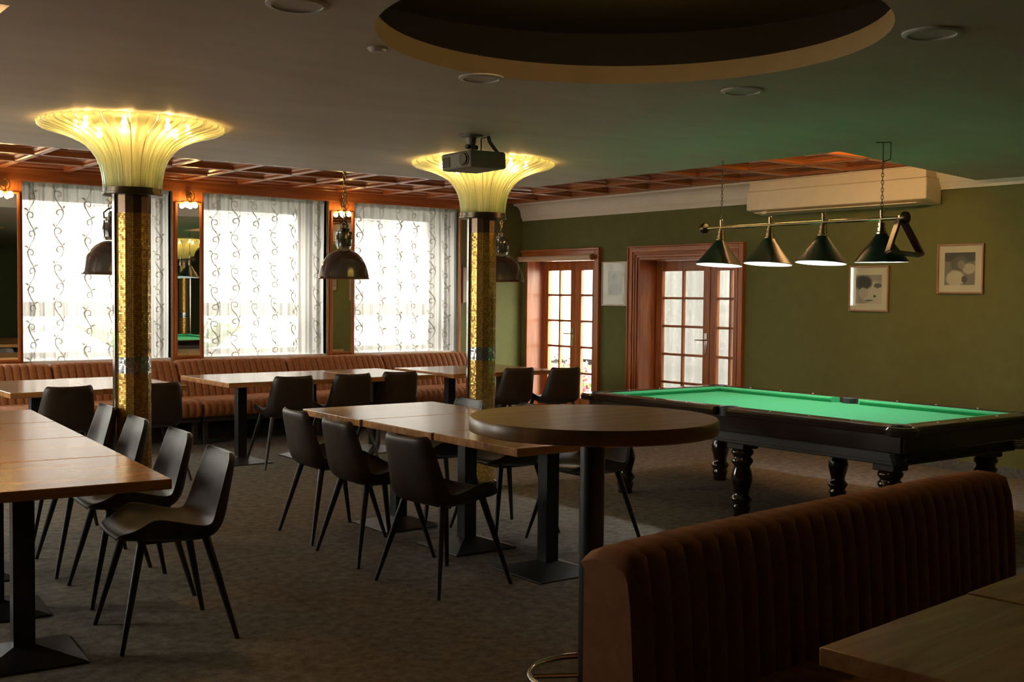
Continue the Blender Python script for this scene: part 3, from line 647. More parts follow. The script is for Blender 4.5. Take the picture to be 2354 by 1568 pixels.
# ------------------------------------------------------------------ banquette along the window wall
def channel(x, p): return abs(math.sin(PI*x/p))
def banquette(x0, x1, label, group, y=0., loc=(0, 0, 0), flip=False, back=((11.17, .40), (11.22, .55), (11.30, .70), (11.345, .765)), top=.80, rear=11.53, seat=(10.62, 11.22), sz=.44, open_end=True):
    """runs along X; sits facing -Y; channel-stitched back and seat"""
    t = thing('banquette', label, 'banquette', loc, 0, group); P = .0735; Lx = x1-x0; nch = max(1, round(Lx/P)); P = Lx/nch
    nseg = nch*6; dip = lambda u: -.012*(abs(2*u-1)**6)
    # back: profile points with weight of the channel relief
    pr = [(by, bz, .014) for by, bz in back]; yl, zl = back[-1]; th = rear-yl
    pr += [(yl+th*.10, top-.012, .012), (yl+th*.30, top, .010), (yl+th*.65, top+.002, .005), (yl+th*.92, top-.018, .0), (rear, top-.06, 0), (rear, .12, 0), (back[0][0]+.04, .12, 0), (back[0][0]+.01, .34, .004)]
    m = MB(); v = []; n_ = len(pr)
    for i in range(nseg+1):
        u = i/nseg; x = x0+u*Lx; c = channel(x-x0, P)**.42-.6
        e = min(u*Lx, (1-u)*Lx); rnd = .028*max(0, 1-e/.035)**2
        for (py, pz, wgt) in pr:
            nz_ = 1 if pz > .5 else 0
            v.append((x, py-wgt*c*(1. if pz < top-.03 else .5)+(rnd*.5 if py < rear-.01 else -rnd*.5), pz+(wgt*c*.8 if pz > top-.03 else 0)+dip(u)*nz_-(rnd if pz > top-.06 else 0)))
    m.add(v, [(i*n_+j, i*n_+(j+1) % n_, (i+1)*n_+(j+1) % n_, (i+1)*n_+j) for i in range(nseg) for j in range(n_)])
    m.add(v[:n_], [tuple(range(n_-1, -1, -1))]); m.add(v[-n_:], [tuple(range(n_))])
    m.build('back_cushion', 'velvet', t, smooth=True, angle=60)
    sy0, sy1 = seat
    ps = [(sy1, sz-.01, .006), (sy1-.12, sz, .009), (sy0+.20, sz+.004, .009), (sy0+.07, sz-.004, .009), (sy0+.018, sz-.035, .010), (sy0, sz-.085, .010), (sy0+.012, sz-.14, .006), (sy0+.03, sz-.165, 0), (sy1, sz-.165, 0)]
    m = MB(); v = []; n_ = len(ps)
    for i in range(nseg+1):
        u = i/nseg; x = x0+.004+u*(Lx-.008); c = channel(u*Lx, P)**.55-.6; e = min(u, 1-u)*Lx; rnd = .02*max(0, 1-e/.03)**2
        for k, (py, pz, wgt) in enumerate(ps):
            v.append((x, py-(wgt*c if k > 2 else 0)+(rnd if 2 < k < 7 else 0), pz+(wgt*c if k < 4 else 0)-(rnd if k < 5 else 0)))
    m.add(v, [(i*n_+j, (i+1)*n_+j, (i+1)*n_+(j+1) % n_, i*n_+(j+1) % n_) for i in range(nseg) for j in range(n_)])
    m.add(v[:n_], [tuple(range(n_))]); m.add(v[-n_:], [tuple(range(n_-1, -1, -1))])
    m.build('seat_cushion', 'velvet', t, smooth=True, angle=60)
    MB().box(x0+.01, x1-.01, sy0+.05, rear-.02, sz-.215, sz-.166).build('seat_rail', 'bench_base', t, bevel=.004)
    MB().box(x0+.06, x1-.06, sy1-.12, sy1-.09, .0, sz-.215).build('base_panel', 'bench_base', t)
    for x in (x0+.05, x1-.05):
        MB().box(x-.025, x+.025, sy0+.09, sy0+.14, 0, sz-.215).build('leg', 'bench_base', t, bevel=.003); MB().box(x-.025, x+.025, rear-.09, rear-.04, 0, sz-.215).build('leg', 'bench_base', t, bevel=.003)
    return t
BX = [1.85, 3.08, 4.31, 5.54, 6.77, 8.0]
BL = ['orange velvet banquette section at the far left under the first window', 'orange velvet banquette section behind the nearer mosaic column and its table', 'orange velvet banquette section under the middle window, left half', 'orange velvet banquette section below the narrow mirror by the middle dome lamp', 'orange velvet banquette section ending beside the farther mosaic column']
for k in range(5): banquette(BX[k]+.003, BX[k+1]-.003, BL[k], 'velvet banquette sections along the window wall')
# foreground booth, back toward the pool table
bo = banquette(1.94, 4.05, 'brown velvet booth bench with stitched channels in the dark foreground', None,
    back=((2.015, .40), (2.022, .55), (2.034, .72), (2.045, .79)), top=.86, rear=2.235, seat=(1.50, 2.03), sz=.45)
a_ = math.radians(4.5); pv = Vector((1.94, 2.18, 0)); bo.rotation_euler = (0, 0, a_); bo.location = pv-Matrix.Rotation(a_, 3, 'Z')@pv

# ------------------------------------------------------------------ tables
def table_top(wx, wy, mat='oak_x', th=.042):
    return MB().box(-wx/2, wx/2, -wy/2, wy/2, .75-th, .75), mat
def cafe_table(name_loc, rz, wx, wy, label, group):
    t = thing('cafe_table', label, 'table', (*name_loc, 0), rz, group)
    b, mt = table_top(wx, wy); b.build('table_top', mt, t, bevel=.004)
    MB().box(-.042, .042, -.042, .042, .05, .70).build('pedestal', 'black_metal', t, bevel=.004)
    MB().box(-.16, .16, -.16, .16, .70, .708).build('top_plate', 'black_metal', t)
    s = .215; k = .042
    MB().add([(-s,-s,0),(s,-s,0),(s,s,0),(-s,s,0),(-s,-s,.008),(s,-s,.008),(s,s,.008),(-s,s,.008),(-k,-k,.06),(k,-k,.06),(k,k,.06),(-k,k,.06)],
        [(3,2,1,0),(0,1,5,4),(1,2,6,5),(2,3,7,6),(3,0,4,7),(4,5,9,8),(5,6,10,9),(6,7,11,10),(7,4,8,11),(8,9,10,11)]).build('base', 'black_metal', t, bevel=.002)
    return t
for k, (y, lb) in enumerate(((4.745, 'nearest oak table of the middle row, beneath the round bar table'), (5.51, 'middle oak table of the row behind the round bar table'), (6.28, 'farthest oak table of the middle row, shining with window light'))):
    cafe_table((3.875-.004*k+.0, y), math.radians(-.8), 1.0, .762, lb, 'oak tables pushed together in the middle row')
ra = math.radians(-4.6)
LT = ['nearest oak table at left, corner pointing at the front chair', 'second oak table of the left row, its seam crossing the window glare', 'third oak table of the left row', 'farthest oak table of the left row, by the lone dark chair']
for k, lb in enumerate(LT):
    d = (k+.5)*.778; ex, ey = 1.66-math.sin(ra)*d, 4.42+math.cos(ra)*d
    cafe_table((ex-.5*math.cos(ra), ey-.5*math.sin(ra)), ra, 1.0, .770, lb, 'oak tables pushed together in the left row')
WT = [(2.42, 9.40, .675, 1.22, 'wall table at far left, nearest the left picture edge'), (3.10, 9.44, .68, 1.22, 'wall table passing behind the nearer mosaic column'),
      (4.15, 9.40, .683, 1.05, 'left table of the three under the middle window'), (4.835, 9.405, .683, 1.05, 'middle table of the three by the dome lamp'), (5.52, 9.41, .683, 1.05, 'right table of the three, short of the farther column'),
      (6.37, 9.38, .65, 1.06, 'wall table passing behind the farther mosaic column'), (7.02, 9.385, .65, 1.06, 'wall table nearest the garden door')]
for x, y, a, c, lb in WT:
    o = cafe_table((x, y), math.radians(.5), a, c, 'oak ' + lb, 'oak tables along the banquette')
for x, y, rz, lb in ((2.375, 1.02, 5, 'oak table corner in the bottom right foreground before the booth'), (3.06, 1.085, 5, 'oak table at the right picture edge before the booth')):
    cafe_table((x, y), math.radians(rz), .675, 1.05, lb, 'oak tables before the booth')
# round bar table
bt = thing('bar_table', 'round brown wooden bar table on a single black pole', 'table', (2.50, 2.83, 0))
MB().lathe([(.40, 1.05), (.413, 1.054), (.415, 1.06), (.415, 1.092), (.411, 1.10), (.05, 1.10)], 96).build('table_top', 'oak_round', bt, smooth=True, angle=30)
MB().lathe([(.041, .015), (.041, 1.05)], 28).build('pole', 'black_metal', bt, smooth=True)
MB().lathe([(.25, 0), (.25, .008), (.05, .022)], 40).build('base', 'black_metal', bt, smooth=True, angle=30)
MB().tube([(.205*math.cos(a), .205*math.sin(a), .225) for a in [2*PI*k/40 for k in range(40)]], .011, 10, True).build('foot_ring', 'chrome', bt, smooth=True)
for a in (.5, 2.6, 4.7): MB().tube([(.04*math.cos(a), .04*math.sin(a), .225), (.2*math.cos(a), .2*math.sin(a), .225)], .008).build('ring_spoke', 'chrome', bt, smooth=True)

# ------------------------------------------------------------------ chairs
CP = [  # centre line of the shell, front to top: y, z, half width, edge lift, edge pulled forward, thickness
    (.236, .452, .140, .0, .0, .010), (.252, .466, .162, .0, -.006, .022), (.246, .482, .184, .002, -.014, .034), (.212, .487, .205, .006, -.016, .038), (.170, .483, .221, .030, -.012, .038), (.128, .477, .231, .066, -.010, .037), (.085, .472, .237, .080, .0, .036), (.02, .466, .239, .070, .0, .036),
    (-.05, .461, .237, .056, .0, .036), (-.115, .460, .233, .043, .006, .037), (-.165, .470, .229, .036, .028, .038), (-.198, .500, .223, .018, .050, .036), (-.217, .55, .216, .004, .056, .032), (-.232, .61, .208, 0, .053, .028), (-.246, .67, .200, 0, .048, .026), (-.260, .73, .191, 0, .043, .024), (-.269, .768, .182, .004, .038, .022), (-.272, .785, .170, .008, .036, .018), (-.273, .792, .152, .006, .034, .008)]
def chair():
    t = thing('dining_chair', '', 'chair')
    us = [-1, -.94, -.85, -.7, -.5, -.25, 0, .25, .5, .7, .85, .94, 1]; nc = len(us)-1; tv = []; bv = []; n_ = len(CP)
    for i, (y, z, hw, lf, fw, th) in enumerate(CP):
        p, q = CP[max(i-1, 0)], CP[min(i+1, n_-1)]; ty, tz = q[0]-p[0], q[1]-p[1]; L_ = math.hypot(ty, tz); ny_, nz_ = -tz/L_, ty/L_     # outward: under the seat, behind the back
        for u in us:
            e = abs(u)**3.0; eb = abs(u)**9; k = (1-abs(u)**10)
            tv.append((u*hw, y+fw*e, z+lf*e))
            bv.append((u*hw*(.985 if abs(u) > .9 else 1), y+fw*(.75*e+.25*eb)+ny_*th*(.2+.8*k), z+lf*(eb if i < 12 else e)+nz_*th*(.2+.8*k)))
    w_ = nc+1; N0 = len(tv); fs = []
    for i in range(n_-1):
        for j in range(nc):
            a = i*w_+j; fs.append((a, a+w_, a+w_+1, a+1)); fs.append((N0+a, N0+a+1, N0+a+w_+1, N0+a+w_))
        a, b2 = i*w_, i*w_+nc; fs += [(a, N0+a, N0+a+w_, a+w_), (b2, b2+w_, N0+b2+w_, N0+b2)]
    for j in range(nc):
        a = j; c = (n_-1)*w_+j; fs += [(a, a+1, N0+a+1, N0+a), (c, N0+c, N0+c+1, c+1)]
    sh = MB().add(tv+bv, fs).build('shell', 'leather', t, smooth=True, angle=None); subsurf(sh, 1)
    for sx in (-1, 1):
        for sy in (-1, 1):
            top = (sx*.150, sy*.135, .450); ft = (sx*.258, sy*.244, .0)
            MB().tube([top, tuple(top[k]*.5+ft[k]*.5 for k in range(3)), ft], [.019, .0155, .0105], 12).build('leg', 'leg_metal', t, smooth=True)
    MB().box(-.11, .11, -.11, .11, .418, .430).build('under_frame', 'leg_metal', t, bevel=.003)
    MB().tube([(-.15, -.162, .486), (-.075, -.183, .486), (0, -.186, .487), (.075, -.183, .486), (.15, -.162, .486)], .0025, 5).build('seat_seam', 'leg_metal', t, smooth=True)
    return t
c0 = chair()
W, E_, N_ = PI/2, -PI/2, 0.       # facing -X, +X, +Y
def d(a): return math.radians(a)
CH = [((1.79, 4.862), W+d(-5.5), 'brown leather chair nearest the camera at the left tables, seen whole', 'L'),
 ((1.90, 5.635), W+d(-4.5), 'second leather chair from the front at the left tables', 'L'),
 ((1.925, 6.33), W+d(-4), 'third leather chair from the front at the left tables', 'L'),
 ((2.0, 7.10), W+d(-4), 'farthest leather chair of the four at the left tables, overlapping the column', 'L'),
 ((2.47, 8.93), N_+d(2), 'leather chair seen from behind at the far left wall table', 'B'),
 ((3.17, 8.95), N_-d(2), 'leather chair mostly hidden behind the nearer mosaic column', 'B'),
 ((4.40, 9.06), N_-d(5), 'leather chair at the left table of the three by the wall, its side wing showing', 'B'),
 ((4.97, 9.07), N_-d(2), 'middle one of the three leather chairs seen from behind under the middle window', 'B'),
 ((5.50, 9.12), N_-d(4), 'right one of the three leather chairs seen from behind under the middle window', 'B'),
 ((6.78, 9.0), N_-d(2), 'leather chair just right of the farther mosaic column, seen from behind', 'B'),
 ((7.26, 8.84), N_-d(7), 'leather chair in front of the bright garden door', 'B'),
 ((3.375, 6.27), E_+d(-4), 'farthest of the three leather chairs on the left side of the middle tables', 'M'),
 ((3.31, 5.63), E_+d(-2), 'middle of the three leather chairs on the left side of the middle tables', 'M'),
 ((3.275, 4.872), E_+d(6), 'nearest leather chair on the left side of the middle tables, back to camera', 'M'),
 ((4.19, 6.30), W+d(-4), 'leather chair across the middle tables, only its back top showing before the column', 'M'),
 ((4.325, 5.74), W+d(-2), 'leather chair across the middle tables, its seat showing between two pedestals', 'M'),
 ((4.545, 5.225), W+d(0), 'leather chair behind the pole of the round bar table', 'M')]
GR = {'L': 'leather chairs at the left tables', 'B': 'leather chairs at the banquette tables', 'M': 'leather chairs at the middle tables'}
for k, (xy, rz, lb, g) in enumerate(CH):
    o = c0 if k == 0 else copy_tree(c0); o.location = (*xy, 0); o.rotation_euler = (0, 0, rz); o['label'] = lb; o['group'] = GR[g]

# ------------------------------------------------------------------ pool table
PX0, PX1, PY0, PY1, PZ = 5.71, 7.205, 3.775, 6.56, .765
pt = thing('pool_table', 'large green cloth pool table with six turned dark legs', 'pool table', ((PX0+PX1)/2, (PY0+PY1)/2, 0))
hx, hy = (PX1-PX0)/2, (PY1-PY0)/2; rw = .105; cw = .055
MB().box(-hx+.08, hx-.08, -hy+.08, hy-.08, PZ-.075, PZ-.042).build('cloth_bed', 'felt', pt)
def railp(a, c, axis, sgn):
    """moulded top rail between two pocket positions"""
    m = MB(); pr = [(0, PZ-.055), (-.018, PZ-.045), (-.022, PZ-.02), (-.012, PZ-.004), (0, PZ), (rw-.004, PZ+.002), (rw, PZ-.006), (rw, PZ-.055)]
    v = []
    for e in (a, c):
        for i_, z in pr:
            q = (hx if axis == 'y' else hy)-i_
            v.append((sgn*q, e, z) if axis == 'y' else (e, sgn*q, z))
    k = len(pr); m.add(v, [(i, (i+1) % k, (i+1) % k+k, i+k) for i in range(k)] + [tuple(range(k)), tuple(range(2*k-1, k-1, -1))])
    o = m.build('rail', 'mahogany', pt, smooth=True, angle=35)
    m = MB(); i0, i1 = rw-.001, rw+cw
    q = [(i0, PZ-.004), (i0+.03, PZ-.002), (i1, PZ-.012), (i1, PZ-.020), (i1-.02, PZ-.045), (i0, PZ-.045)]; v = []
    sh = .05 if c > a else -.05
    for kk, e in enumerate((a, c)):
        for i_, z in q:
            g = (i_-i0)/(i1-i0)*.055*(1 if kk == 0 else -1); qq = (hx if axis == 'y' else hy)-i_
            v.append((sgn*qq, e+.02*(1 if kk == 0 else -1)+g, z) if axis == 'y' else (e+.02*(1 if kk == 0 else -1)+g, sgn*qq, z))
    k = len(q); m.add(v, [(i, (i+1) % k, (i+1) % k+k, i+k) for i in range(k)] + [tuple(range(k)), tuple(range(2*k-1, k-1, -1))])
    m.build('cushion', 'felt', pt)
    # sights
    for f in (.25, .5, .75):
        e = a+(c-a)*f; qq = (hx if axis == 'y' else hy)-.05; p = (sgn*qq, e) if axis == 'y' else (e, sgn*qq)
        MB().lathe([(.006, 0), (.006, .0025)], 8, (*p, PZ+.001)).build('rail_sight', 'mat_card', o)
for s in (-1, 1):
    railp(-hy+.085, -.06, 'y', s); railp(.06, hy-.085, 'y', s); railp(-hx+.085, hx-.085, 'x', s)
def pocket(x, y, r, a):
    m = MB().lathe([(r, PZ-.16), (r, PZ-.0), (r+.014, PZ+.003), (r+.02, PZ-.004), (r+.02, PZ-.06)], 20, (x, y, 0), cap=False); m.lathe([(.002, PZ-.155), (r, PZ-.155)], 20, (x, y, 0), cap=False)
    m.build('pocket', 'pocket_leather', pt, smooth=True, angle=40)
for sx in (-1, 1):
    for sy in (-1, 1):
        pocket(sx*(hx-.085), sy*(hy-.085), .052, 0)
        MB().lathe([(.07, PZ-.06), (.095, PZ-.05), (.10, PZ-.02), (.085, PZ-.004), (.06, PZ-.003)], 16, (sx*(hx-.045), sy*(hy-.045), 0)).build('corner_cap', 'mahogany', pt, smooth=True, angle=40)
        b_ = MB()
        for k in range(6):
            zz = PZ-.17-.012*k; rr = .055-.003*k
            b_.tube([(sx*(hx-.085)+rr*math.cos(a), sy*(hy-.085)+rr*math.sin(a), zz) for a in [2*PI*q/12 for q in range(12)]], .004, 5, True)
        b_.build('ball_basket', 'cable_black', pt)
    pocket(sx*(hx-.075), 0, .048, 0)
ap = MB()
for s in (-1, 1):
    ap.box(s*(hx-.015), s*(hx-.06), -hy+.03, hy-.03, PZ-.16, PZ-.045); ap.box(-hx+.03, hx-.03, s*(hy-.015), s*(hy-.06), PZ-.16, PZ-.045)
ap.build('upper_apron', 'mahogany', pt, bevel=.005)
ap = MB()
for s in (-1, 1):
    ap.box(s*(hx-.10), s*(hx-.15), -hy+.12, hy-.12, PZ-.235, PZ-.15); ap.box(-hx+.12, hx-.12, s*(hy-.10), s*(hy-.15), PZ-.235, PZ-.15)
    ap.box(s*(hx-.09), s*(hx-.155), -hy+.11, hy-.11, PZ-.245, PZ-.225); ap.box(-hx+.11, hx-.11, s*(hy-.09), s*(hy-.155), PZ-.245, PZ-.225)
ap.build('lower_apron', 'mahogany_matt', pt, bevel=.004)
MB().box(-hx+.12, hx-.12, -hy+.12, hy-.12, PZ-.10, PZ-.074).build('slate', 'mahogany_matt', pt)
LP = [(.05, 0), (.056, .008), (.052, .03), (.062, .066), (.063, .078), (.055, .09), (.057, .10), (.071, .118), (.072, .132), (.058, .148), (.05, .158), (.052, .18), (.060, .21), (.071, .25), (.073, .275), (.066, .31), (.055, .345), (.055, .355), (.073, .378), (.075, .394), (.062, .41), (.060, .42), (.076, .440), (.077, .455), (.066, .468), (.07, .475)]
lm = MB().lathe(LP, 24).mesh('leg', 'mahogany', True, 50)
lb_ = MB().box(-.075, .075, -.075, .075, .472, .61).mesh('leg_block', 'mahogany_matt')
for sx in (-1, 1):
    for y in (-1.16, 0, 1.16):
        o = link('leg', lm, pt, loc=(sx*.53, y, 0)); link('leg_block', lb_, o, bevel=.006)
MB().box(-.012, .012, -.02, .02, .0, .03).build('score_counter', 'dark_glass', pt, loc=(-.62, -hy+.24, PZ-.20))
for yy in (0, .022): MB().box(-.003, .002, -.004, .004, -.005, .005).build('red_digit', 'led_red', pt, loc=(-.633, -hy+.23+yy, PZ-.185))

# pool lamp bar
pl = thing('pool_lamp', 'brass bar lamp with four dark green cone shades over the pool table', 'pendant lamp', (6.46, 5.177, 0))
ZB = 2.028
MB().tube([(0, -.87, ZB), (0, .87, ZB)], .0135, 14).build('lamp_bar', 'brass_pale', pl, smooth=True)
for s in (-1, 1): MB().lathe([(.012, -.022), (.036, -.018), (.042, 0), (.036, .018), (.012, .022)], 20, (0, s*.875, ZB), axis='y').build('end_finial', 'bronze_dark', pl, smooth=True)
lk = MB().tube([(.0075*math.cos(a), 0, .015*math.sin(a)) for a in [2*PI*q/12 for q in range(12)]], .0022, 5, True).mesh('chain_link', 'bronze_dark', True)
for k, y in enumerate((-.70, -.235, .231, .70)):
    tilt = Matrix.Rotation(math.radians(-5), 3, 'Y') if k == 0 else Matrix.Identity(3)
    st = MB().lathe([(.0125, ZB-.01), (.0125, ZB+.02), (.0145, ZB+.022), (.0145, ZB+.058), (.011, ZB+.062)], 14, (0, y, 0)).build('stem', 'brass_pale', pl, smooth=True)
    o = MB().lathe([(.018, -.005), (.019, -.024), (.025, -.026), (.025, -.048), (.021, -.050), (.021, -.056), (.029, -.058), (.029, -.080), (.026, -.082), (.036, -.088), (.036, -.103)], 18).build('lamp_holder', 'brass_pale', pl, smooth=True, angle=30); o.location = (0, y, ZB)
    pr = [(.036, -.098), (.042, -.108), (.106, -.192), (.172, -.276), (.176, -.281)]
    s_ = MB().lathe(pr, 40, cap=False).build('shade', 'shade_green', pl, smooth=True, angle=None); s_.location = (0, y, ZB)
    i_ = MB().lathe([(.03, -.108)]+[(r-.005, z-.004) for r, z in pr[1:]], 40, cap=False).build('shade_lining', 'shade_white', s_, smooth=True, angle=None)
    b_ = MB().lathe([(.012, -.10), (.018, -.12), (.034, -.16), (.034, -.185), (.018, -.205), (.002, -.21)], 14).build('bulb', 'bulb_cool', s_, smooth=True)
    o.rotation_euler = s_.rotation_euler = (0, math.radians(-1.2 if k == 0 else 4.2), 0)
for y in (-.70, .70):
    z = ZB+.055; k = 0
    while z < ZC-(.14 if y < 0 else .03):
        o = link('chain_link', lk, pl, loc=(0, y, z+.012)); o.rotation_euler = (0, 0, (k % 2)*PI/2+.5); z += .0245; k += 1
    if y < 0: MB().tube([(0, y, z+.0), (0, y, ZC), (.0, y-.001, ZC-.002), (-.035, y+.03, ZC-.002), (.04, y-.03, ZC-.002), (.04, y-.03, ZC-.11), (0, y, ZC-.13)], .0035, 6).build('ceiling_hook', 'cable_black', pl)
    else: MB().lathe([(.004, z), (.012, z+.012), (.014, ZC)], 12, (0, y, 0)).build('ceiling_hook', 'bronze_dark', pl, smooth=True)
# triangle rack hung on the bar's end
tr = thing('triangle_rack', 'dark wooden ball triangle hanging from the right end of the brass lamp bar', 'triangle rack', (6.46, 4.338, ZB+.016)); tr.rotation_euler = (math.radians(-13), 0, math.radians(-20))
cs = [(0, .0), (-.125, -.245), (.125, -.265)]; m = MB()
def rack_bar(p, q):
    dx, dz = q[0]-p[0], q[1]-p[1]; L_ = math.hypot(dx, dz); nx_, nz_ = -dz/L_*.0085, dx/L_*.0085
    v = [(p[0]+s*nx_, yy, p[1]+s*nz_) for yy in (-.029, .029) for s in (-1, 1)] + [(q[0]+s*nx_, yy, q[1]+s*nz_) for yy in (-.029, .029) for s in (-1, 1)]
    MB().add(v, [(0, 2, 3, 1), (4, 5, 7, 6), (0, 1, 5, 4), (2, 6, 7, 3), (0, 4, 6, 2), (1, 3, 7, 5)]).build('side_bar', 'rack_wood', tr, bevel=.003)
for i in range(3): rack_bar(cs[i], cs[(i+1) % 3])

# ------------------------------------------------------------------ pictures, projector, air conditioner, ceiling fittings
def picture(p, wd, ht, label, prt, inset, rz=-PI/2, frame='frame_oak'):
    t = thing('framed_picture', label, 'picture', p, rz, 'framed monochrome photographs')
    f = .014
    for s in (-1, 1): MB().box(s*wd/2, s*(wd/2-f), -.024, 0, -ht/2, ht/2).build('frame_upright', frame, t, bevel=.002); MB().box(-wd/2+f, wd/2-f, -.024, 0, s*ht/2, s*(ht/2-f)).build('frame_rail', frame, t, bevel=.002)
    MB().box(-wd/2+f, wd/2-f, -.012, -.002, -ht/2+f, ht/2-f).build('mat', 'mat_card', t)
    a, c, e, g = inset   # left, right, bottom, top margins (as seen)
    x0, x1, z0, z1 = -wd/2+a, wd/2-c, -ht/2+e, ht/2-g
    o = MB().add([(x0, -.0135, z0), (x1, -.0135, z0), (x1, -.0135, z1), (x0, -.0135, z1)], [(0, 1, 2, 3)]).build('print', prt, t)
    uvset(o, lambda co, p: ((co.x-x0)/(x1-x0), (co.z-z0)/(z1-z0)))
    MB().box(-wd/2+f, wd/2-f, -.0185, -.0165, -ht/2+f, ht/2-f).build('cover_glass', 'glass', t)
picture((XR, 9.985, 1.652), .45, .525, 'pale framed portrait between the two glazed doors', 'print_portrait_faint', (.11, .11, .13, .11), frame='mat_card')
picture((XR, 6.457, 1.598), .435, .43, 'framed photograph hanging lower, under the right pool lamp shade', 'print_dark_hair', (.075, .075, .075, .085))
picture((XR, 5.525, 1.773), .44, .435, 'framed photograph of a bowed head, rightmost on the green wall', 'print_head_bowed', (.07, .08, .075, .075))
picture((8.40, YW, 1.628), .43, .46, 'framed photograph partly hidden behind the farther mosaic column', 'print_shaded', (.07, .07, .07, .07), rz=0)

pj = thing('projector', 'grey ceiling projector hanging before the farther column lamp', 'projector', (4.25, 6.03, ZC), math.radians(-84))
MB().lathe([(.012, 0), (.075, 0), (.075, -.008), (.04, -.014)], 24).build('ceiling_plate', 'projector_grey', pj, smooth=True, angle=30)
MB().lathe([(.032, -.01), (.026, -.05), (.022, -.09), (.018, -.09), (.018, -.115)], 18).build('mount_pole', 'projector_grey', pj, smooth=True, angle=30)
MB().tube([(0, -.045, -.072), (0, .045, -.072)], .015, 12).build('joint_knob', 'cable_black', pj, smooth=True)
MB().lathe([(.02, -.098), (.045, -.106), (.05, -.117)], 16).build('mount_foot', 'projector_grey', pj, smooth=True)
bd = MB().box(-.13, .16, -.155, .15, -.225, -.115).build('projector_body', 'projector_grey', pj, bevel=.014); bd.rotation_euler = (math.radians(2), math.radians(-2), math.radians(0))
MB().lathe([(.002, -.012), (.034, -.012), (.04, 0), (.046, 0), (.046, -.004)], 24, axis='y').build('lens', 'dark_glass', bd, smooth=True, angle=30, loc=(.095, -.157, -.168))
MB().box(-.115, -.045, -.158, -.150, -.205, -.140).build('vent_grille', 'dark_glass', bd)
for k, dx in enumerate((0, .012, .024)):
    MB().tube([(.07+dx, .07, -.002), (.075+dx, .08, -.04), (.10+dx, .10, -.085), (.13+dx*.5, .12, -.118)], .004).build('cable', 'cable_black', pj, smooth=True)
MB().tube([(.06, .03, -.118), (.06, .03, -.02), (.07, .06, -.012)], .004).build('cable', 'cable_black', pj, smooth=True)

ac = thing('air_conditioner', 'long cream air conditioner mounted high above the pool table', 'air conditioner', (XR, 6.745, 0))
MB().add([(-.25, -1.02, 2.385), (-.01, -1.02, 2.345), (-.01, -1.02, 2.575), (-.25, -1.02, 2.575), (-.25, 1.02, 2.385), (-.01, 1.02, 2.345), (-.01, 1.02, 2.575), (-.25, 1.02, 2.575)],
    [(0, 1, 2, 3), (7, 6, 5, 4), (0, 4, 5, 1), (1, 5, 6, 2), (2, 6, 7, 3), (3, 7, 4, 0)]).build('housing', 'ac_white', ac, bevel=.01)
MB().box(-.225, -.01, -1.0, 1.01, 2.577, 2.672).build('top_panel', 'ac_white', ac, bevel=.006)
MB().box(-.24, -.06, -.92, .92, 2.352, 2.362).build('air_flap', 'ac_white', ac, bevel=.003)
MB().box(-.23, -.21, .78, .84, 2.345, 2.372).build('drain_stub', 'ac_white', ac)

def downlight(x, y, r, label):
    t = thing('ceiling_speaker', label, 'ceiling speaker', (x, y, ZC), 0, 'round flush ceiling speakers')
    MB().lathe([(r, 0), (r, -.006), (r-.012, -.011), (r-.022, -.011), (r-.024, -.004), (r-.024, .0)], 40, cap=False).build('trim_ring', 'speaker_grille', t, smooth=True, angle=30)
    MB().lathe([(.002, -.0055), (r-.024, -.0045)], 40, cap=False).build('grille', 'speaker_grille', t)
downlight(3.149, 4.393, .107, 'round ceiling speaker just left of the recessed dome, above the projector')
downlight(4.341, 3.825, .107, 'round ceiling speaker in the green-tinted ceiling above the brass lamp bar')
downlight(3.956, 2.535, .113, 'round ceiling speaker right of the recessed dome near the top right corner')
downlight(1.852, 3.71, .113, 'round ceiling speaker cut by the top picture edge')
sd = thing('smoke_detector', 'small flat white disc on the ceiling left of the dome', 'smoke detector', (2.445, 4.159, ZC))
MB().lathe([(.036, 0), (.036, -.010), (.028, -.016), (.002, -.017)], 24, cap=False).build('cover', 'speaker_grille', sd, smooth=True, angle=30)
MB().lathe([(.042, 0), (.042, -.004), (.036, -.005)], 24, cap=False).build('mount_ring', 'speaker_grille', sd)
dl = thing('dome_lamp', 'small warm lamp in the middle of the recessed ceiling dome', 'ceiling lamp', (DC[0], DC[1], ZC+.35))
MB().lathe([(.06, .0), (.07, -.012), (.05, -.022)], 24).build('lamp_base', 'brass', dl, smooth=True)
MB().lathe([(.03, -.02), (.06, -.04), (.065, -.07), (.04, -.095), (.004, -.10)], 20).build('bulb', 'dome_bulb', dl, smooth=True)

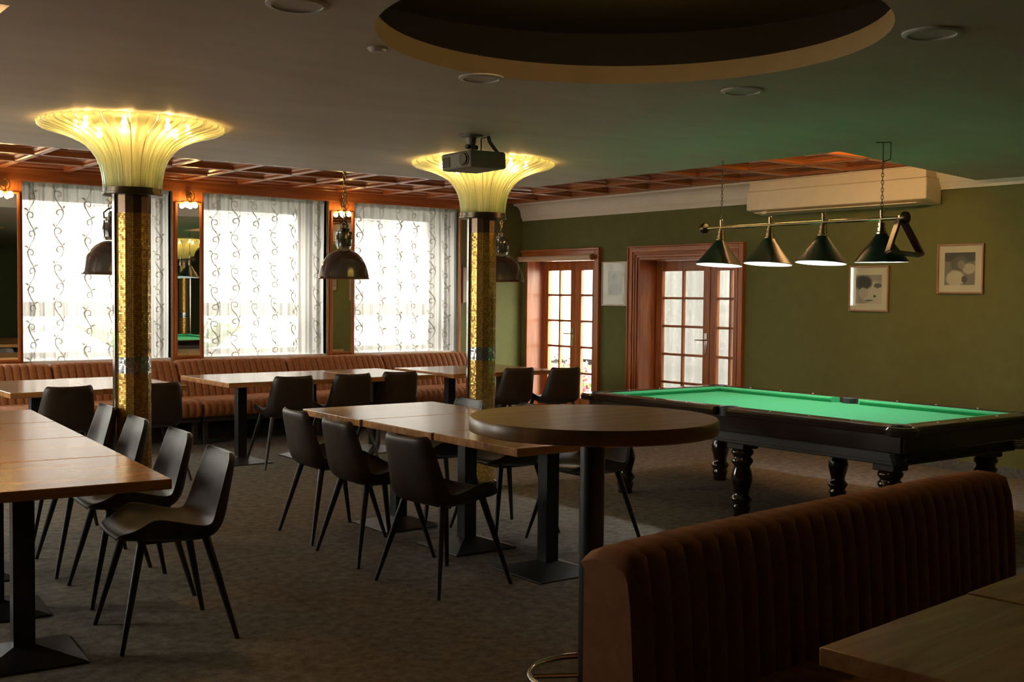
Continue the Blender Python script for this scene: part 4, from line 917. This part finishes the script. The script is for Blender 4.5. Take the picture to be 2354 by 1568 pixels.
# ------------------------------------------------------------------ outdoors, seen through voile and door panes
g = MB().box(-30, 60, YW+.66, 70, -.42, -.30).build('ground_street', 'asphalt'); struct(g)
g3 = MB().box(-60, XL-.31, -30, YW+.65, -.42, -.30).build('ground_side', 'asphalt'); struct(g3)
g2 = MB().box(XR+T+.01, 60, -30, YW+.65, -.42, -.10).build('ground_terrace', 'asphalt'); struct(g2)
gl_ = tag(MB().box(-20, 9, 19.0, 21.5, -.30, -.22).build('verge', 'grass'), 'green grass verge across the street', 'grass'); gl_['kind'] = 'stuff'
def house(name, loc, wx, wy, h, mat, label, wins, face):
    t = thing(name, label, 'building', loc)
    MB().box(-wx/2, wx/2, -wy/2, wy/2, 0, h).build('walls', mat, t)
    MB().box(-wx/2-.3, wx/2+.3, -wy/2-.3, wy/2+.3, h, h+.25).build('roof', 'facade_grey', t)
    for (a, z, w_, h_) in wins:
        if face == 'y': f = MB().box(a-w_/2-.08, a+w_/2+.08, -wy/2-.06, -wy/2, z-.08, z+h_+.08); p = MB().box(a-w_/2, a+w_/2, -wy/2-.075, -wy/2-.06, z, z+h_)
        else: f = MB().box(-wx/2-.06, -wx/2, a-w_/2-.08, a+w_/2+.08, z-.08, z+h_+.08); p = MB().box(-wx/2-.075, -wx/2-.06, a-w_/2, a+w_/2, z, z+h_)
        fo = f.build('window', 'window_white', t); p.build('pane', 'far_glass', fo)
house('street_house', (8, 34, -.3), 26, 6, 6.5, 'facade_grey', 'pale building across the street behind the voile', [(x, z, 1.3, 1.5) for x in (-10, -6, -2, 2, 6, 10) for z in (1.2, 4.2)], 'y')
house('garden_house', (22, 18.6, -.1), 6, 14, 6.0, 'facade', 'cream building beyond the garden door', [(y, z, 1.0, 1.5) for y in (-4.0, -.9, 3.0) for z in (1.5, 4.0)], 'x')
def bush(loc, r, label, mat2, n_=420):
    t = thing('flowering_bush', label, 'bush', loc); rn = random.Random(int(r*100))
    lv = MB(); pt_ = MB()
    for k in range(n_):
        q = Vector((rn.gauss(0, 1), rn.gauss(0, 1), rn.gauss(0, 1))).normalized()*r*rn.uniform(.5, 1); q.z = abs(q.z)*1.25+.08
        a = Vector((rn.gauss(0, 1), rn.gauss(0, 1), rn.gauss(0, 1))).normalized()*.05; b__ = a.orthogonal().normalized()*.035
        (pt_ if rn.random() < .42 else lv).add([q-a, q-b__, q+a, q+b__], [(0, 1, 2, 3)])
    o = lv.build('leaves', 'leaf', t); o['kind'] = 'stuff'; o = pt_.build('blossoms', mat2, t); o['kind'] = 'stuff'
    MB().tube([(0, 0, 0), (.02, .01, r*.5), (.0, .03, r)], [.025, .02, .012]).build('stem', 'bench_base', t)
bush((10.9, 12.95, -.1), .55, 'pink flowering bush outside the garden door', 'petal', 900)
bush((11.9, 13.1, -.1), .35, 'smaller pink flowering bush outside the garden door', 'petal', 500)
hd = thing('clipped_hedge', 'green hedge across the street, faint behind the voile', 'hedge', (2.5, 20.3, -.22)); rn = random.Random(4); m = MB()
for k in range(2600):
    q = Vector((rn.uniform(-7, 7), rn.uniform(-.4, .4), rn.uniform(.17, 1.1))); a = Vector((rn.gauss(0, 1), rn.gauss(0, 1), rn.gauss(0, 1))).normalized()*.13; b__ = a.orthogonal().normalized()*.09
    m.add([q-a, q-b__, q+a, q+b__], [(0, 1, 2, 3)])
o = m.build('leaves', 'leaf', hd); o['kind'] = 'stuff'
def car(loc, rz, label):
    t = thing('parked_car', label, 'car', loc, rz, 'cars parked on the street')
    pr = [(-2.1, .35), (-2.15, .62), (-2.0, .82), (-1.35, .92), (-.75, 1.38), (.55, 1.42), (1.25, .98), (2.0, .86), (2.15, .6), (2.1, .35)]
    v = []
    for s in (-1, 1): v += [(x, s*(.84 if z < 1.1 else .66), z) for x, z in pr]
    k = len(pr); MB().add(v, [(i, i+1, i+1+k, i+k) for i in range(k-1)]+[tuple(range(k-1, -1, -1)), tuple(range(k, 2*k)), (0, k, 2*k-1, k-1)]).build('body', 'car_white', t, bevel=.06)
    for s in (-1, 1):
        MB().add([(-1.15, s*.80, .98), (-.72, s*.70, 1.31), (.5, s*.70, 1.34), (1.05, s*.80, 1.0)], [(0, 1, 2, 3)]).build('side_window', 'far_glass', t)
        for x in (-1.3, 1.3): MB().lathe([(.05, -.1), (.31, -.1), (.33, -.07), (.33, .07), (.31, .1), (.05, .1)], 20, (x, s*.78, .33), axis='y').build('wheel', 'rubber', t, smooth=True, angle=40)
car((3.9, 16.6, -.3), 0, 'white car parked outside the leftmost window, faint behind the voile'); car((8.6, 16.6, -.3), 0, 'white car parked outside the middle window, faint behind the voile')
